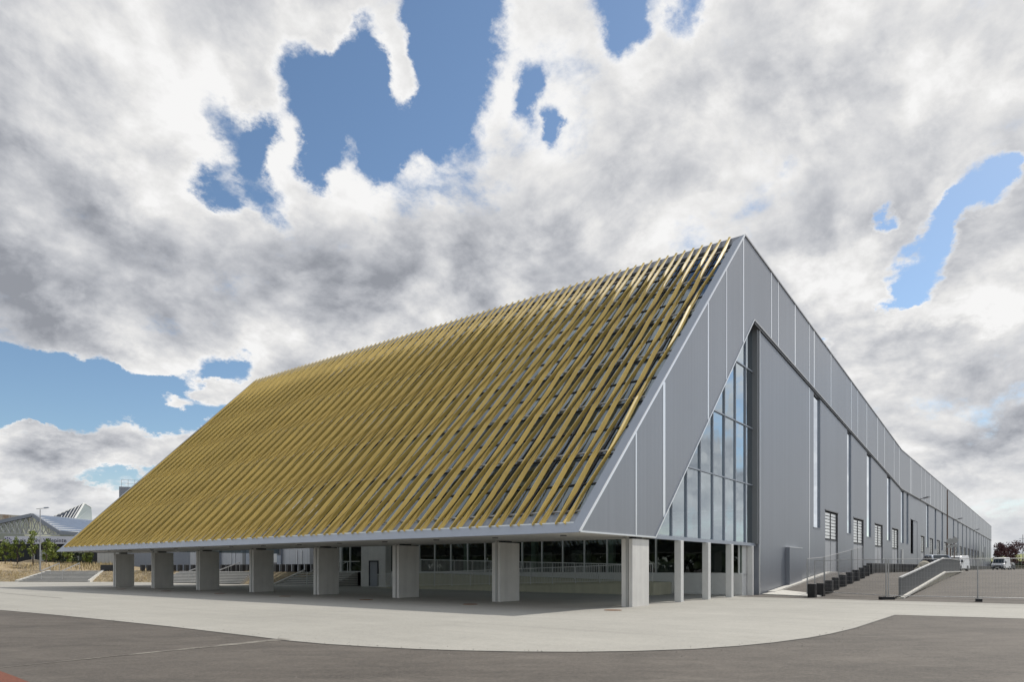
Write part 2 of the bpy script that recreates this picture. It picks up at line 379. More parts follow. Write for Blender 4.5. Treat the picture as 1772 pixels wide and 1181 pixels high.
def obj(name, mb, m, parent=None, loc=None, local=False, smooth=False, bevel=0, label=None):
    """mb in world coordinates (or local=True: in the parent's own frame)"""
    off = Vector((0,0,0))
    base = Vector((0,0,0)) if local else (parent_world(parent) if parent else Vector((0,0,0)))
    l = Vector(loc) if loc is not None else Vector((0,0,0))
    me = mb.mesh(name, m, base+l if not local else l, smooth)
    o = bpy.data.objects.new(name, me); COL.objects.link(o); o.location = l
    if parent: o.parent = parent
    if bevel:
        b = o.modifiers.new('bevel', 'BEVEL'); b.width = bevel; b.segments = 2; b.limit_method = 'ANGLE'
    if label: o['label'] = label
    return o
def tag(o, label, cat, group=None):
    o['label'] = label; o['category'] = cat
    if group: o['group'] = group
    return o
def struct(o, kind='structure'): o['kind'] = kind; return o
def thing(name, label, cat, loc=(0,0,0), rz=0, group=None):
    o = bpy.data.objects.new(name, None); COL.objects.link(o); o.location = loc; o.rotation_euler = (0,0,rz)
    o.empty_display_size = .3
    return tag(o, label, cat, group)
def dup(root, loc, rz=None, label=None, group=None, sc=None):
    r = root.copy(); COL.objects.link(r); r.location = loc
    if rz is not None: r.rotation_euler = (0,0,rz)
    if label: r['label'] = label
    if group: r['group'] = group
    if sc: r.scale = sc
    for ch in list(root.children):
        c = ch.copy(); COL.objects.link(c); c.parent = r
        for g in list(ch.children):
            d = g.copy(); COL.objects.link(d); d.parent = c
    return r

# ------------------------------------------------------------------ dimensions of the hall (from the perspective)
Xe, ze, Xr, zr = 20.75, 2.87, 38.0, 20.18
Yg, Yl, Yb = 13.0, 61.75, 52.6
K = (zr-ze)/(Xr-Xe); Lr = math.hypot(Xr-Xe, zr-ze)
UP = Vector((Xr-Xe, 0, zr-ze)).normalized(); NO = Vector((-UP.z, 0, UP.x))
def S(v, y, n=0.): return Vector((Xe, y, ze)) + UP*v + NO*n
Xk, Xend, ztop, zbk = 92.6, 284.0, 15.65, 11.06
Xi, zi = 39.6, 15.9
def ztopf(x): return zr+(ztop-zr)*(x-Xr)/(Xk-Xr) if x < Xk else ztop
def zbandf(x): return zi+(zbk-zi)*(x-Xi)/(Xk-Xi) if x < Xk else zbk
PL = 1.2                                             # upper ground level
def zramp(x): return max(0., min(PL, (x-41)*.08))
def zramp2(x): return max(0., min(PL, (x-41)*.0365))

# ------------------------------------------------------------------ ground
g = MB(); g.quad((-1500,-2500,0),(3500,-2500,0),(3500,3000,0),(-1500,3000,0))
struct(obj('ground', g, 'asphalt'))
# concrete plaza: outline on level zero
edge = [(0,1057),(100,1066),(200,1076),(300,1086.5),(380,1096),(440,1103),(500,1110.5),(560,1116),(640,1121),(720,1125),(800,1127.5),(900,1129.5),(1000,1130),(1100,1128.5),(1200,1125),(1280,1119.5),(1340,1113.5),(1400,1105.5),(1440,1098),(1480,1088.5),(1515,1077),(1550,1065.5),(1772,1072)]
E3 = [gp(x, y) for x, y in edge]
a = gp(0,1057); b = gp(100,1066); far = a+(a-b)*14
line = [Vector((26.6,-60,0)), Vector((37.3,-60,0)), Vector((37.3,5.6,0)), Vector((37.3,13.0,0)), Vector((37.3,13.2,0)), Vector((41,13.2,0)), Vector((41,52.5,0)), Vector((41,70,0)), Vector((33.5,82.3,0)), Vector((24,98,0)), Vector((-10,154,0)), Vector((far.x,far.y,0))]
pl = [far]+E3+line[:-1]
g = MB(); g.poly([(p.x, p.y, .004) for p in pl]); struct(obj('plaza', g, 'concrete'))
# flush border and grit along the curved edge
g = MB(); g2 = MB(); rr = random.Random(77)
ew = [far]+E3
for A, B in zip(ew[1:], ew[2:]):
    d = (B-A).normalized(); n = Vector((-d.y, d.x, 0))
    g.quad(*[(p.x, p.y, .0085) for p in (A-n*.02, B-n*.02, B+n*.035, A+n*.035)])
    for _ in range(int((B-A).length*10)):
        p = A.lerp(B, rr.random())-n*abs(rr.gauss(0,.5))*rr.choice((1,1,-.5)); s0 = rr.uniform(.006,.018); z = .012
        a = rr.uniform(0,6.28); k = len(g2.v)
        for i in range(4): g2.v.append((p.x+math.cos(a+i*1.57)*s0, p.y+math.sin(a+i*1.57)*s0*rr.uniform(.6,1), z))
        g2.v.append((p.x, p.y, z+s0*.8)); g2.f += [(k,k+1,k+4),(k+1,k+2,k+4),(k+2,k+3,k+4),(k+3,k,k+4)]
struct(obj('edge_joint', g, 'joint'))
struct(obj('grit', g2, 'dust'), 'stuff')
# joints across the slab
g = MB()
for A, B, w in ((gp(0,1027),gp(108,1036.5),.10),(Vector((33.6,-30,0)),Vector((33.6,12.4,0)),.05),(Vector((24.0,14,0)),Vector((24.0,62,0)),.03),(Vector((36.2,-30,0)),Vector((36.2,12.4,0)),.06)):
    d = (B-A).normalized(); n = Vector((-d.y, d.x, 0))*w/2
    g.quad(*[(p.x, p.y, .008) for p in (A-n, B-n, B+n, A+n)])
struct(obj('pavement_joint', g, 'joint'))
A = gp(0,1157); B = gp(495,1107); g = MB()
dd = (B-A).normalized(); nn = Vector((-dd.y, dd.x, 0)); A = A-dd*6
pts = []; rr = random.Random(3)
for i in range(41):
    t = i/40; w = .10+.10*math.sin(t*9)+rr.uniform(-.03,.05)+(.25 if t > .75 else 0)*(t-.75)*4; w = max(.05, w)*.42
    pts.append((A+(B-A)*t, w))
g.poly([(p+nn*w).to_tuple()[:2]+(.006,) for p, w in pts]+[(p-nn*w).to_tuple()[:2]+(.006,) for p, w in reversed(pts)])
struct(obj('dust_streak', g, 'dust'))
g = MB(); q = [gp(-40,1150), gp(0,1163), gp(22,1171), gp(52,1183), gp(40,1230), gp(-200,1230)]
g.poly([(p.x, p.y, .007) for p in q]); struct(obj('red_path', g, 'redasphalt'))

# upper ground with its ramps, right of the hall
def sheet(name, x0, x1, nx, y0, y1, zf, m, ny=1, dz=.0):
    g = MB(); n = 0
    for i in range(nx+1):
        x = x0+(x1-x0)*i/nx
        for j in range(ny+1):
            y = y0+(y1-y0)*j/ny; g.v.append((x, y, zf(x)+dz))
    for i in range(nx):
        for j in range(ny):
            a = i*(ny+1)+j; g.f.append((a, a+ny+1, a+ny+2, a+1))
    return obj(name, g, m)
struct(sheet('ramp_road', 41.02, 75, 34, 5.78, 12.97, zramp, 'asphalt', dz=.0085))
struct(sheet('sloping_yard', 41.02, 75, 34, -120, 5.66, zramp2, 'asphalt', dz=.0085))
g = MB(); g.quad((75,-300,PL+.008),(420,-300,PL+.008),(420,12.97,PL+.008),(75,12.97,PL+.008)); g.quad((284.3,12.97,PL+.008),(420,12.97,PL+.008),(420,300,PL+.008),(284.3,300,PL+.008))
struct(obj('upper_road', g, 'asphalt'))
# pale strip at the foot of the side wall
g = MB()
for i in range(16):
    x0 = 42+i*1.0; x1 = x0+1.0
    g.prism([(x0,12.55,zramp(x0)-.1),(x1,12.55,zramp(x1)-.1),(x1,12.97,zramp(x1)-.1),(x0,12.97,zramp(x0)-.1)],
            [(x0,12.55,zramp(x0)+.10),(x1,12.55,zramp(x1)+.10),(x1,12.97,zramp(x1)+.10),(x0,12.97,zramp(x0)+.10)])
struct(obj('wall_kerb', g, 'kerb'))
g = MB(); g.prism([(39.3,9.6,.0),(41.4,9.6,.0),(43.6,12.5,0),(40.7,12.9,.0)], [(39.3,9.6,.06),(41.4,9.6,.075),(43.6,12.5,.23),(40.7,12.9,.07)])
struct(obj('pavement_slab', g, 'kerb'))

# upper ground on the left, embankment and stairs
def base_pt(Y):       # foot of the embankment, level zero
    P = [(36.3,52.7),(36.3,70),(33.5,82.3),(26.,94.5),(0,137),(-60,235)]
    for (xa,ya),(xb,yb) in zip(P, P[1:]):
        if ya <= Y <= yb: t = (Y-ya)/(yb-ya); return Vector((xa+(xb-xa)*t, Y, 0)), Vector((yb-ya, -(xb-xa), 0)).normalized()
    return Vector((36.3, Y, 0)), Vector((1,0,0))
YS = [52.6,54,56,58,60,62,64,66,68,70,72,74,76,78,80,82.3,84,86,88,90,92,94.5,98,102,108,115,125,137,160,200,235]
g = MB(); rr = random.Random(5)
top = []; ft = []
for Y in YS:
    p, n = base_pt(Y); ft.append(p); top.append(p+n*2.3+Vector((0,0,PL)))
rows = 6
for i, (p, q) in enumerate(zip(ft, top)):
    for k in range(rows+1):
        t = k/rows; w = p.lerp(q, t)
        if 0 < k < rows: w += Vector((0,0,rr.uniform(-.05,.08)))
        g.v.append(tuple(w+Vector((0,0,-.01 if k == 0 else 0))))
for i in range(len(ft)-1):
    for k in range(rows): a = i*(rows+1)+k; g.f.append((a, a+1, a+rows+2, a+rows+1))
struct(obj('embankment', g, 'dirt', smooth=True))
g = MB(); T_ = top; F_ = [t+Vector((400,300,0)) for t in (top[0], top[-1])]
g.poly([(p.x, p.y, PL-.004) for p in T_]+[(200,900,PL-.004),(900,900,PL-.004),(900,Yb+.0,PL-.004)])
struct(obj('upper_ground', g, 'asphalt'))

def stairs(name, Ya, Yb_, label, slant=(0,0), rails=(), cheek=True, n=8, mtl='pier'):
    pa, na = base_pt(Ya); pb, nb = base_pt(Yb_); nn = (na+nb).normalized()
    t = thing(name, label, 'stairs', tuple(pa))
    g = MB(); g2 = MB(); tr = .30; e = Vector((-nn.y, nn.x, 0))
    if e.y < 0: e = -e
    for k in range(n):
        z0, z1 = k*PL/n, (k+1)*PL/n
        sa = slant[0]*k/n; sb = slant[1]*k/n
        A = pa+nn*(k*tr-.25)+e*sa; B = pb+nn*(k*tr-.25)-e*sb; A2 = pa+nn*(n*tr+.1)+e*sa; B2 = pb+nn*(n*tr+.1)-e*sb
        lo = [Vector((p.x,p.y,z0+.0)) for p in (A,A2,B2,B)]; hi = [Vector((p.x,p.y,z1+.006)) for p in (A,A2,B2,B)]
        g.prism(lo, hi)
        ov = nn*.045
        g2.prism([p-ov+Vector((0,0,-.045)) for p in hi[:1]]+[hi[1]+Vector((0,0,-.045)), hi[2]+Vector((0,0,-.045))]+[hi[3]-ov+Vector((0,0,-.045))], [hi[0]-ov+Vector((0,0,.004)), hi[1]+Vector((0,0,.004)), hi[2]+Vector((0,0,.004)), hi[3]-ov+Vector((0,0,.004))])
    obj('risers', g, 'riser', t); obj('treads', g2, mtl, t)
    if cheek:
        for P, sl, sg in ((pa, slant[0], 1), (pb, slant[1], -1)):
            g = MB(); A = P-nn*.45-e*sg*.16; B = P+nn*(n*tr+.1)+e*sg*(sl-.16)
            w = e*.15
            g.prism([A-w, B-w, B+w, A+w], [A-w+Vector((0,0,.18)), B-w+Vector((0,0,PL+.12)), B+w+Vector((0,0,PL+.12)), A+w+Vector((0,0,.18))])
            obj('cheek_wall', g, 'kerb', t)
    for f in rails:
        g = MB(); P = pa.lerp(pb, f)
        A = P+nn*.2; B = P+nn*(n*tr+.5)
        zA = .3; zB = PL
        g.tube(A+Vector((0,0,zA*0)), A+Vector((0,0,zA+.95)), .03); g.tube(B+Vector((0,0,zB-.05)), B+Vector((0,0,zB+.98)), .03)
        Mi = A.lerp(B,.5); g.tube(Mi+Vector((0,0,.5)), Mi+Vector((0,0,(zA+zB)/2+.95)), .022)
        g.bar(A+Vector((0,0,zA+.95)), B+Vector((0,0,zB+.95)), .07, .09)
        obj('handrail', g, 'steel', t)
    return t
Yst1a = 84.9; Yst1b = 92.2
stairs('outdoor_stairs', Yst1a, Yst1b, 'wide grey stairs with two slanting handrails left of the overhanging roof', slant=(.5,1.6), rails=(.42,.72))
Y2a, Y2b = ys(420,36.3), ys(292,36.3)
stairs('outdoor_stairs', Y2a, Y2b, 'wide grey stairs between the ochre banks behind the third concrete pier', slant=(1.2,1.4), rails=(.3,.62), cheek=False)
Y3a, Y3b = 46.9, ys(486,36.3)
t3 = thing('outdoor_stairs', 'grey lobby stairs with pale sloping side wall, left of the service box', 'stairs', (36.3,Y3a,0))
g = MB()
g2 = MB()
for k in range(8):
    z0, z1 = k*PL/8, (k+1)*PL/8; g.box(36.1+k*.33, 38.78, Y3a, Y3b, z0+.0, z1-.04); g2.box(36.06+k*.33, 38.77, Y3a-.002, Y3b+.002, z1-.04, z1)
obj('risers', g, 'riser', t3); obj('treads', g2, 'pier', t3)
g = MB(); w = .35
g.prism([(35.6,Y3b,0),(38.9,Y3b,0),(38.9,Y3b+w,0),(35.6,Y3b+w,0)], [(35.6,Y3b,.12),(38.9,Y3b,PL+.2),(38.9,Y3b+w,PL+.2),(35.6,Y3b+w,.12)])
obj('cheek_wall', g, 'kerb', t3)
g = MB(); g.box(35.5,36.09,Y3a,Y3b-.01,.005,.06); obj('bottom_strip', g, 'kerb', t3)
for y in (48.2, 50.6):
    g = MB(); g.tube((36.2,y,.1),(36.2,y,1.1),.03); g.tube((38.7,y,1.15),(38.7,y,2.15),.03); g.bar((36.2,y,1.1),(38.7,y,2.15),.06); g.tube((37.4,y,.6),(37.4,y,1.62),.02)
    obj('handrail', g, 'white', t3)

# ------------------------------------------------------------------ THE HALL
hall = thing('exhibition_hall', 'long grey metal exhibition hall whose tall sloping front carries golden fins over concrete piers', 'exhibition hall', (Xe, Yg, 0))
# gable band (an inverted V on the plane Yg) and the band along the side wall
th = .28; Y0b, Y1b = Yg, Yg+th
xin = Xi-(zi-ze)/1.018
def band(Ya, Yb_):
    g = MB()
    # left leg
    L0 = [(Xe,ze),(xin,ze),(Xi,zi),(Xr,zr)]
    g.prism([(x,Yb_,z) for x,z in L0], [(x,Ya,z) for x,z in L0])
    L1 = [(Xr,zr),(Xi,zi),(Xk,zbk),(Xk,ztop)]
    g.prism([(x,Yb_,z) for x,z in L1], [(x,Ya,z) for x,z in L1])
    L2 = [(Xk,ztop),(Xk,zbk),(Xend,zbk),(Xend,ztop)]
    g.prism([(x,Yb_,z) for x,z in L2], [(x,Ya,z) for x,z in L2])
    return g
obj('gable_band', band(Y0b, Y1b), 'clad', hall)
g = MB(); L0 = [(Xe,ze),(xin,ze),(Xi,zi),(Xr,zr)]; g.prism([(x,Yl,z) for x,z in L0], [(x,Yl-th,z) for x,z in L0])
obj('gable_band', g, 'clad', hall)
# bright trims: outer edge, lower edge of the band
g = MB(); yy = Yg-.02
g.bar((Xe,yy,ze+.02),(Xr,yy,zr-.02),.06,.07); obj('rake_trim', g, 'bright', hall)
g = MB(); g.bar((Xr,yy,zr-.02),(Xk,yy,ztop),.06,.09); g.bar((Xk,yy,ztop),(Xend,yy,ztop),.06,.09); obj('roof_trim', g, 'steel', hall)
g = MB(); g.bar((Xe+.05,yy,ze+.03),(xin,yy,ze+.03),.05,.06); g.bar((xin,yy,ze+.03),(Xi,yy,zi),.05,.06); obj('opening_trim', g, 'bright', hall)
g = MB(); g.bar((Xi,yy,zi-.02),(Xk,yy,zbk-.02),.06,.10); g.bar((Xk,yy,zbk-.02),(Xend,yy,zbk-.02),.06,.10); obj('band_lower_trim', g, 'steel', hall)
g = MB(); g.bar((Xi,yy+.015,zi-.17),(Xk,yy+.015,zbk-.17),.04,.14); g.bar((Xk,yy+.015,zbk-.17),(Xend,yy+.015,zbk-.17),.04,.14); obj('gap_shade_strip', g, 'dark', hall)  # solid dark strip, coloured to give the shade of a recessed gap
# vertical joint strips of the band
jp = [(1100.5,.10),(1149,.22),(1225.3,.14),(1257,.10),(1286.3,.16),(1334.7,.13),(1346.6,.12),(1375.7,.20),(1400.3,.10),(1408.6,.20),(1437.7,.13),(1473,.14),(1484,.14),(1499.7,.2),(1518.5,.22),(1530.5,.2),(1547,.18),(1556,.22),(1575.6,.3),(1577.5,.2),(1594.6,.2),(1601,.22),(1610,.35),(1617.5,.25),(1623,.25),(1629,.35),(1633,.25)]
jx = [(xs(p, Yg), w) for p, w in jp]
x = jx[-1][0]+6.6; r2 = random.Random(11)
while x < 280: jx.append((x, r2.choice((.2,.25,.35)))); x += r2.choice((3.3,6.6,6.6,9.9))
for x, w in jx:
    if x < Xi: zb = max(ze, ze+(x-xin)*1.018) if x > xin else ze
    else: zb = zbandf(x)
    zt = ze+(x-Xe)*K if x < Xr else ztopf(x)
    g = MB(); g.box(x-w/2, x+w/2, Yg-.013, Yg+.1, zb+.05, zt-.09); obj('joint_strip', g, 'bright', hall)

# side wall with its openings
YW = Yg+.035
slots = [(1408,1419.5),(1466,1473),(1500,1507.5),(1535,1541),(1559,1564),(1568.5,1572),(1603,1606.8),(1617.5,1620),(1629,1631.8)]
sl_x = [(xs(a,YW), xs(b,YW)) for a, b in slots]
sl_x += [(x, x+2.0) for x in (154,163,173.5,183,193,203.5,213,223,233,243,253,263,273)]
doors = [(1428,1450),(1477,1494.5),(1514,1527.5),(1544,1554.5),(1593.5,1599.8),(1609,1614.5),(1621.5,1626.3)]
do_x = [(xs(a,YW), xs(b,YW)) for a, b in doors]
do_x += [(x, x+4.6) for x in (139.,149.,158.,168.,178.,188.,198.,208.,218.,238.)]
gate = (xs(1576,YW), xs(1587.5,YW))
gate2 = (248., 252.)
ops = [(a, b, 4.57, None, 's') for a, b in sl_x]+[(a, b, PL+.02, 6.02, 'd') for a, b in do_x]+[(gate[0], gate[1], PL+.02, 7.8, 'g'), (gate2[0],gate2[1],PL+.02,7.8,'g')]
xsr = sorted({40.6, Xk, Xend}|{o[0] for o in ops}|{o[1] for o in ops})
g = MB()
for a, b in zip(xsr, xsr[1:]):
    if b-a < 1e-4: continue
    mid = (a+b)/2; holes = sorted([(o[2], o[3]) for o in ops if o[0] <= mid <= o[1]], key=lambda h: h[0])
    z = -.3
    for lo, hi in holes:
        g.quad((a,YW,z),(b,YW,z),(b,YW,lo),(a,YW,lo)); z = hi
        if hi is None: break
    if z is not None: g.quad((a,YW,z),(b,YW,z),(b,YW,zbandf(b)-.02),(a,YW,zbandf(a)-.02))
g.quad((40.6,YW,-.3),(40.6,YW,zbandf(40.6)),(40.6,YW+.9,zbandf(40.6)),(40.6,YW+.9,-.3))
g.quad((Xend,YW,-.3),(Xend,YW,ztop),(Xend,Yb,ztop),(Xend,Yb,-.3))
g.quad((41,Yb,PL-.5),(Xend,Yb,PL-.5),(Xend,Yb,ztop),(41,Yb,ztop))
obj('side_wall', g, 'clad2', hall)
g = MB(); g.bar((40.62,YW-.02,0.02),(40.62,YW-.02,zbandf(40.6)-.25),.05,.05); obj('corner_trim', g, 'bright', hall)
x = xs(1400.5, YW); g = MB(); g.box(x-.06,x+.06,YW-.012,YW+.05,zramp(x),zbandf(x)-.3); obj('wall_joint', g, 'bright', hall)
for a, b, lo, hi, kind in ops:
    za = hi if hi else zbandf(a)-.2; zb_ = hi if hi else zbandf(b)-.2
    y1 = YW+(.11 if kind == 's' else .13)
    rv = MB(); rv.quad((b,YW,lo),(b,y1,lo),(b,y1,zb_),(b,YW,zb_)); rv.quad((a,YW,za),(a,y1,za),(a,y1,lo),(a,YW,lo))
    rv.quad((a,YW,za),(b,YW,zb_),(b,y1,zb_),(a,y1,za)); rv.quad((a,YW,lo),(a,y1,lo),(b,y1,lo),(b,YW,lo))
    if kind == 's':
        w = MB(); w.quad((a,y1,lo),(b,y1,lo),(b,y1,zb_),(a,y1,za)); wo = obj('slot_window', w, 'slotglass', hall)
        fr = MB(); fr.v += rv.v; fr.f += rv.f; fr.box(a-.03,b+.03,YW-.03,YW+.01,lo-.06,lo); obj('window_frame', fr, 'clad2', wo)
        bk = MB(); bk.box(a,b,y1+.06,y1+.08,lo,min(za,zb_)); obj('backing', bk, 'inner', wo)
    elif kind == 'd':
        w = MB(); n = 8; zt = lo+(hi-lo)*.53
        w.box(a, b-.02, y1-.03, y1+.02, lo, zt); wo = obj('loading_door', w, 'farclad', hall)
        pm = MB(); pm.box(a+.05,b-.05,y1-.02,y1+.01,zt+.12,hi-.1); obj('glazed_panel', pm, 'skywhite', wo)
        gr = MB(); 
        for i in range(n+1): z = zt+.12+(hi-.1-zt-.12)*i/n; gr.box(a+.03,b-.03,y1-.05,y1-.022,z-.022,z+.022)
        for x in (a+.06,(a+b)/2-.0,b-.08): gr.box(x-.05,x+.05,y1-.058,y1-.024,zt+.1,hi-.06)
        gr.box(a,b,y1-.06,y1+.01,zt+.0,zt+.1)
        gr.box((a+b)/2-.03,(a+b)/2+.03,y1-.04,y1-.032,lo,zt)
        obj('glazing_bars', gr, 'dark', wo)
        gr = MB(); gr.v += rv.v; gr.f += rv.f; gr.box(a-.05,b+.05,YW-.04,YW+.01,hi,hi+.09); obj('door_frame', gr, 'parapet', wo)
    else:
        w = MB(); w.box(a+.0,b,y1+.3,y1+.35,lo,hi); w.box(a,a+.06,YW+.02,y1+.3,lo,hi); wo = obj('open_gate', w, 'dark', hall)
        gr = MB(); gr.v += rv.v; gr.f += rv.f; gr.box(a-.05,b+.05,YW-.04,YW+.01,hi,hi+.12); gr.box(a+2.5,b-.02,YW+.03,YW+.11,lo,hi-.02); gr.box(a+.02,a+2.5,YW+.03,YW+.11,lo,lo+2.2); obj('sliding_leaf', gr, 'clad2', wo)
# roof surfaces
g = MB(); g.quad((Xr,Yg,zr-.01),(Xk,Yg,ztop-.01),(Xk,Yb,ztop-.01),(Xr,Yb,zr-.01)); g.quad((Xk,Yg,ztop-.01),(Xend,Yg,ztop-.01),(Xend,Yb,ztop-.01),(Xk,Yb,ztop-.01))
g.quad((Xr,Yb,zr-.01),(41,Yb,ztopf(41)),(41,Yl,ztopf(41)),(Xr,Yl,zr-.01)); g.quad((41,Yb,8.4),(41,Yl,8.4),(41,Yl,ztopf(41)),(41,Yb,ztopf(41)))
g.quad((40.6,Yl-.01,ze),(41,Yl-.01,ze),(41,Yl-.01,ztopf(41)),(40.6,Yl-.01,ztopf(41)))
obj('roof', g, 'clad2', hall)
# small roof safety rail posts beyond the bend
g = MB()
for i in range(26): x = 94+i*1.7; g.tube((x,Yg+.5,ztop),(x,Yg+.5,ztop+.45),.03,k=5)
g.bar((94,Yg+.5,ztop+.42),(136.5,Yg+.5,ztop+.42),.03); obj('roof_guardrail', g, 'steel', hall)

# slope frame (border in the slope plane)
bw = .46; bt = .54; tw = .55
g = MB()
def sq(v0,v1,y0,y1,n0,n1): g.prism([S(v0,y0,n0),S(v0,y1,n0),S(v1,y1,n0),S(v1,y0,n0)],[S(v0,y0,n1),S(v0,y1,n1),S(v1,y1,n1),S(v1,y0,n1)])
g = MB(); g.prism([S(.31,Yg+.006,-.3),S(.31,Yl-.006,-.3),S(bt,Yl-bw,-.3),S(bt,Yg+bw,-.3)],[S(-.008,Yg+.006,.012),S(-.008,Yl-.006,.012),S(bt,Yl-bw,.012),S(bt,Yg+bw,.012)]); obj('eave_fascia', g, 'frame', hall)
e_ = .006; g = MB(); g.prism([S(.31,Yg+e_,-.3),S(bt,Yg+bw,-.3),S(Lr-tw,Yg+bw,-.3),S(Lr,Yg+e_,-.3)],[S(0,Yg+e_,.012),S(bt,Yg+bw,.012),S(Lr-tw,Yg+bw,.012),S(Lr,Yg+e_,.012)]); obj('rake_border', g, 'frame', hall)
g = MB(); g.prism([S(.31,Yl-e_,-.3),S(Lr,Yl-e_,-.3),S(Lr-tw,Yl-bw,-.3),S(bt,Yl-bw,-.3)],[S(0,Yl-e_,.012),S(Lr,Yl-e_,.012),S(Lr-tw,Yl-bw,.012),S(bt,Yl-bw,.012)]); obj('rake_border', g, 'frame', hall)
g = MB(); g.prism([S(Lr-tw,Yg+bw,-.3),S(Lr-tw,Yl-bw,-.3),S(Lr,Yl,-.3),S(Lr,Yg,-.3)],[S(Lr-tw,Yg+bw,-.12),S(Lr-tw,Yl-bw,-.12),S(Lr,Yl,-.0),S(Lr,Yg,-.0)]); obj('ridge_border', g, 'clad', hall)
g = MB(); g.bar(S(bt,Yg+bw,.01),S(bt,Yl-bw,.01),.05,.05); obj('eave_trim', g, 'bright', hall)
g = MB(); sq(bt,bt+.75,Yg+bw,Yl-bw,-.30,-.20); obj('gutter_ledge', g, 'frame', hall)
# roof glazing
yA, yB = Yg+bw, Yl-bw
g = MB(); g.quad(S(bt+.75,yA,-.3),S(bt+.75,yB,-.3),S(Lr-tw,yB,-.3),S(Lr-tw,yA,-.3)); sg = obj('roof_glazing', g, 'roofglass', hall)
g = MB(); nr = 12
for i in range(nr+1):
    v = bt+.75+(Lr-tw-bt-.75)*i/nr; g.prism([S(v-.035,yA,-.31),S(v-.035,yB,-.31),S(v+.035,yB,-.31),S(v+.035,yA,-.31)],[S(v-.035,yA,-.255),S(v-.035,yB,-.255),S(v+.035,yB,-.255),S(v+.035,yA,-.255)])
y = yA+.9
while y < yB:
    g.prism([S(bt+.75,y-.03,-.31),S(bt+.75,y+.03,-.31),S(Lr-tw,y+.03,-.31),S(Lr-tw,y-.03,-.31)],[S(bt+.75,y-.03,-.25),S(bt+.75,y+.03,-.25),S(Lr-tw,y+.03,-.25),S(Lr-tw,y-.03,-.25)]); y += 2.12
obj('glazing_bars', g, 'dark', sg)
vp = [1.35,5.1,8.9,12.7,16.5,20.2,23.2]
for v in vp:
    g = MB(); g.tube(S(v,yA,-.13),S(v,yB,-.13),.045,k=6); y = yA+.6
    while y < yB: g.tube(S(v,y,-.29),S(v,y,-.1),.028,k=5); g.bar(S(v+.25,y,-.24),S(v,y,-.12),.03); y += 1.06
    obj('purlin_tube', g, 'steel', hall)
# fins: folded golden sheets whose faces widen and narrow along the slope
NF = 90; v0, v1 = bt-.08, Lr+.02; NN = 13
rf = random.Random(21)
for k in range(NF):
    y0 = yA+.30+(yB-yA-.55)*k/(NF-1)
    rings = []; ph = (k % 2)*math.pi+.10*math.sin(k*.37)
    for i in range(NN):
        t = i/(NN-1); v = v0+(v1-v0)*t
        f = 2*math.pi*3*t+ph+math.pi/4
        s_ = min(1, max(0, .5+.72*math.cos(f))); off = .075*math.sin(f)+rf.uniform(-.006,.006)
        if t > .86: s_ = max(s_, .85)
        yc = y0+off; no = .105; ni = -.135+.095*s_; o_ = -.022+.075*s_; w = .032
        if i == NN-1: no = .12; ni = .085; yc = y0+.05; w = .02
        rings.append([S(v,yc+o_+w/2,no), S(v,yc+o_-w/2,no), S(v,yc-o_-w/2+.02*(1-s_),ni), S(v,yc-o_+w/2+.02*(1-s_),ni)])
    g = MB(); g.loft(rings); obj('fin', g, 'fin', hall)
# steel trusses behind the roof glass
for k in range(8):
    y = Yg+.9+k*6.7; g = MB(); a, b = 1.6, Lr-.8
    g.bar(S(a,y,-.55),S(b,y,-.55),.16); g.bar(S(a+1.2,y,-1.9),S(b-.6,y,-1.9),.16); n = 9
    for i in range(n):
        va = a+.4+(b-a-1)*i/n; vb = a+.4+(b-a-1)*(i+1)/n
        g.bar(S(va,y,-.55),S((va+vb)/2,y,-1.9),.08); g.bar(S((va+vb)/2,y,-1.9),S(vb,y,-.55),.08)
    obj('roof_truss', g, 'white', hall)
for v in (4,8,12,16,20):
    g = MB(); g.bar(S(v,yA,-.6),S(v,yB,-.6),.1,.14); obj('cross_beam', g, 'white', hall)
# soffit slab with downlights
g = MB(); g.box(Xe+.26, 27.0, Yg+th+.005, Yl-th-.005, ze, ze+.2); g.box(26.8, 27.0, Yg+th+.005, Yl-th-.005, ze+.205, ze+.6); g.box(Xe+.03,xin,Yg+.01,Yg+th,ze-.004,ze+.02); obj('soffit', g, 'soffit', hall)
for k in range(14):
    g = MB(); y = Yg+1.7+k*3.43; g.tube((22.3,y,ze-.03),(22.3,y,ze+.02),.13,k=14); obj('downlight', g, 'dark', hall)
# lobby interior shell
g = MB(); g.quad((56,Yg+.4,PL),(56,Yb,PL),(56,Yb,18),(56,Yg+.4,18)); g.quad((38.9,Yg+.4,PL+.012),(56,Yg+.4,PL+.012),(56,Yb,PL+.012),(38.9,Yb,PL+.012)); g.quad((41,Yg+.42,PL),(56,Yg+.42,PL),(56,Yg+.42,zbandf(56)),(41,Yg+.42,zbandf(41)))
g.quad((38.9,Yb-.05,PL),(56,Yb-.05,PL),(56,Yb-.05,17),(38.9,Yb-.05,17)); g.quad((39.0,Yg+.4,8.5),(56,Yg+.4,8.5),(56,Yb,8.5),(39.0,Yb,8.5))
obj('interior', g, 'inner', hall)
for (x, y) in ((43.,17.2),(43.,24.2),(43,31),(43,38),(43,45)):
    g = MB(); g.box(x-.2,x+.2,y-.2,y+.2,PL,8.48); obj('interior_column', g, 'column_green', hall)
g = MB(); rr = random.Random(2)
for i in range(9): g.box(52,52.2,15+i*4.1,17+i*4.1,PL,PL+rr.uniform(.8,2.2))
g.tube((47,14,4.6),(47,52,4.6),.06); g.tube((45,14,4.9),(45,52,4.9),.05)
obj('interior_fittings', g, 'signback', hall)
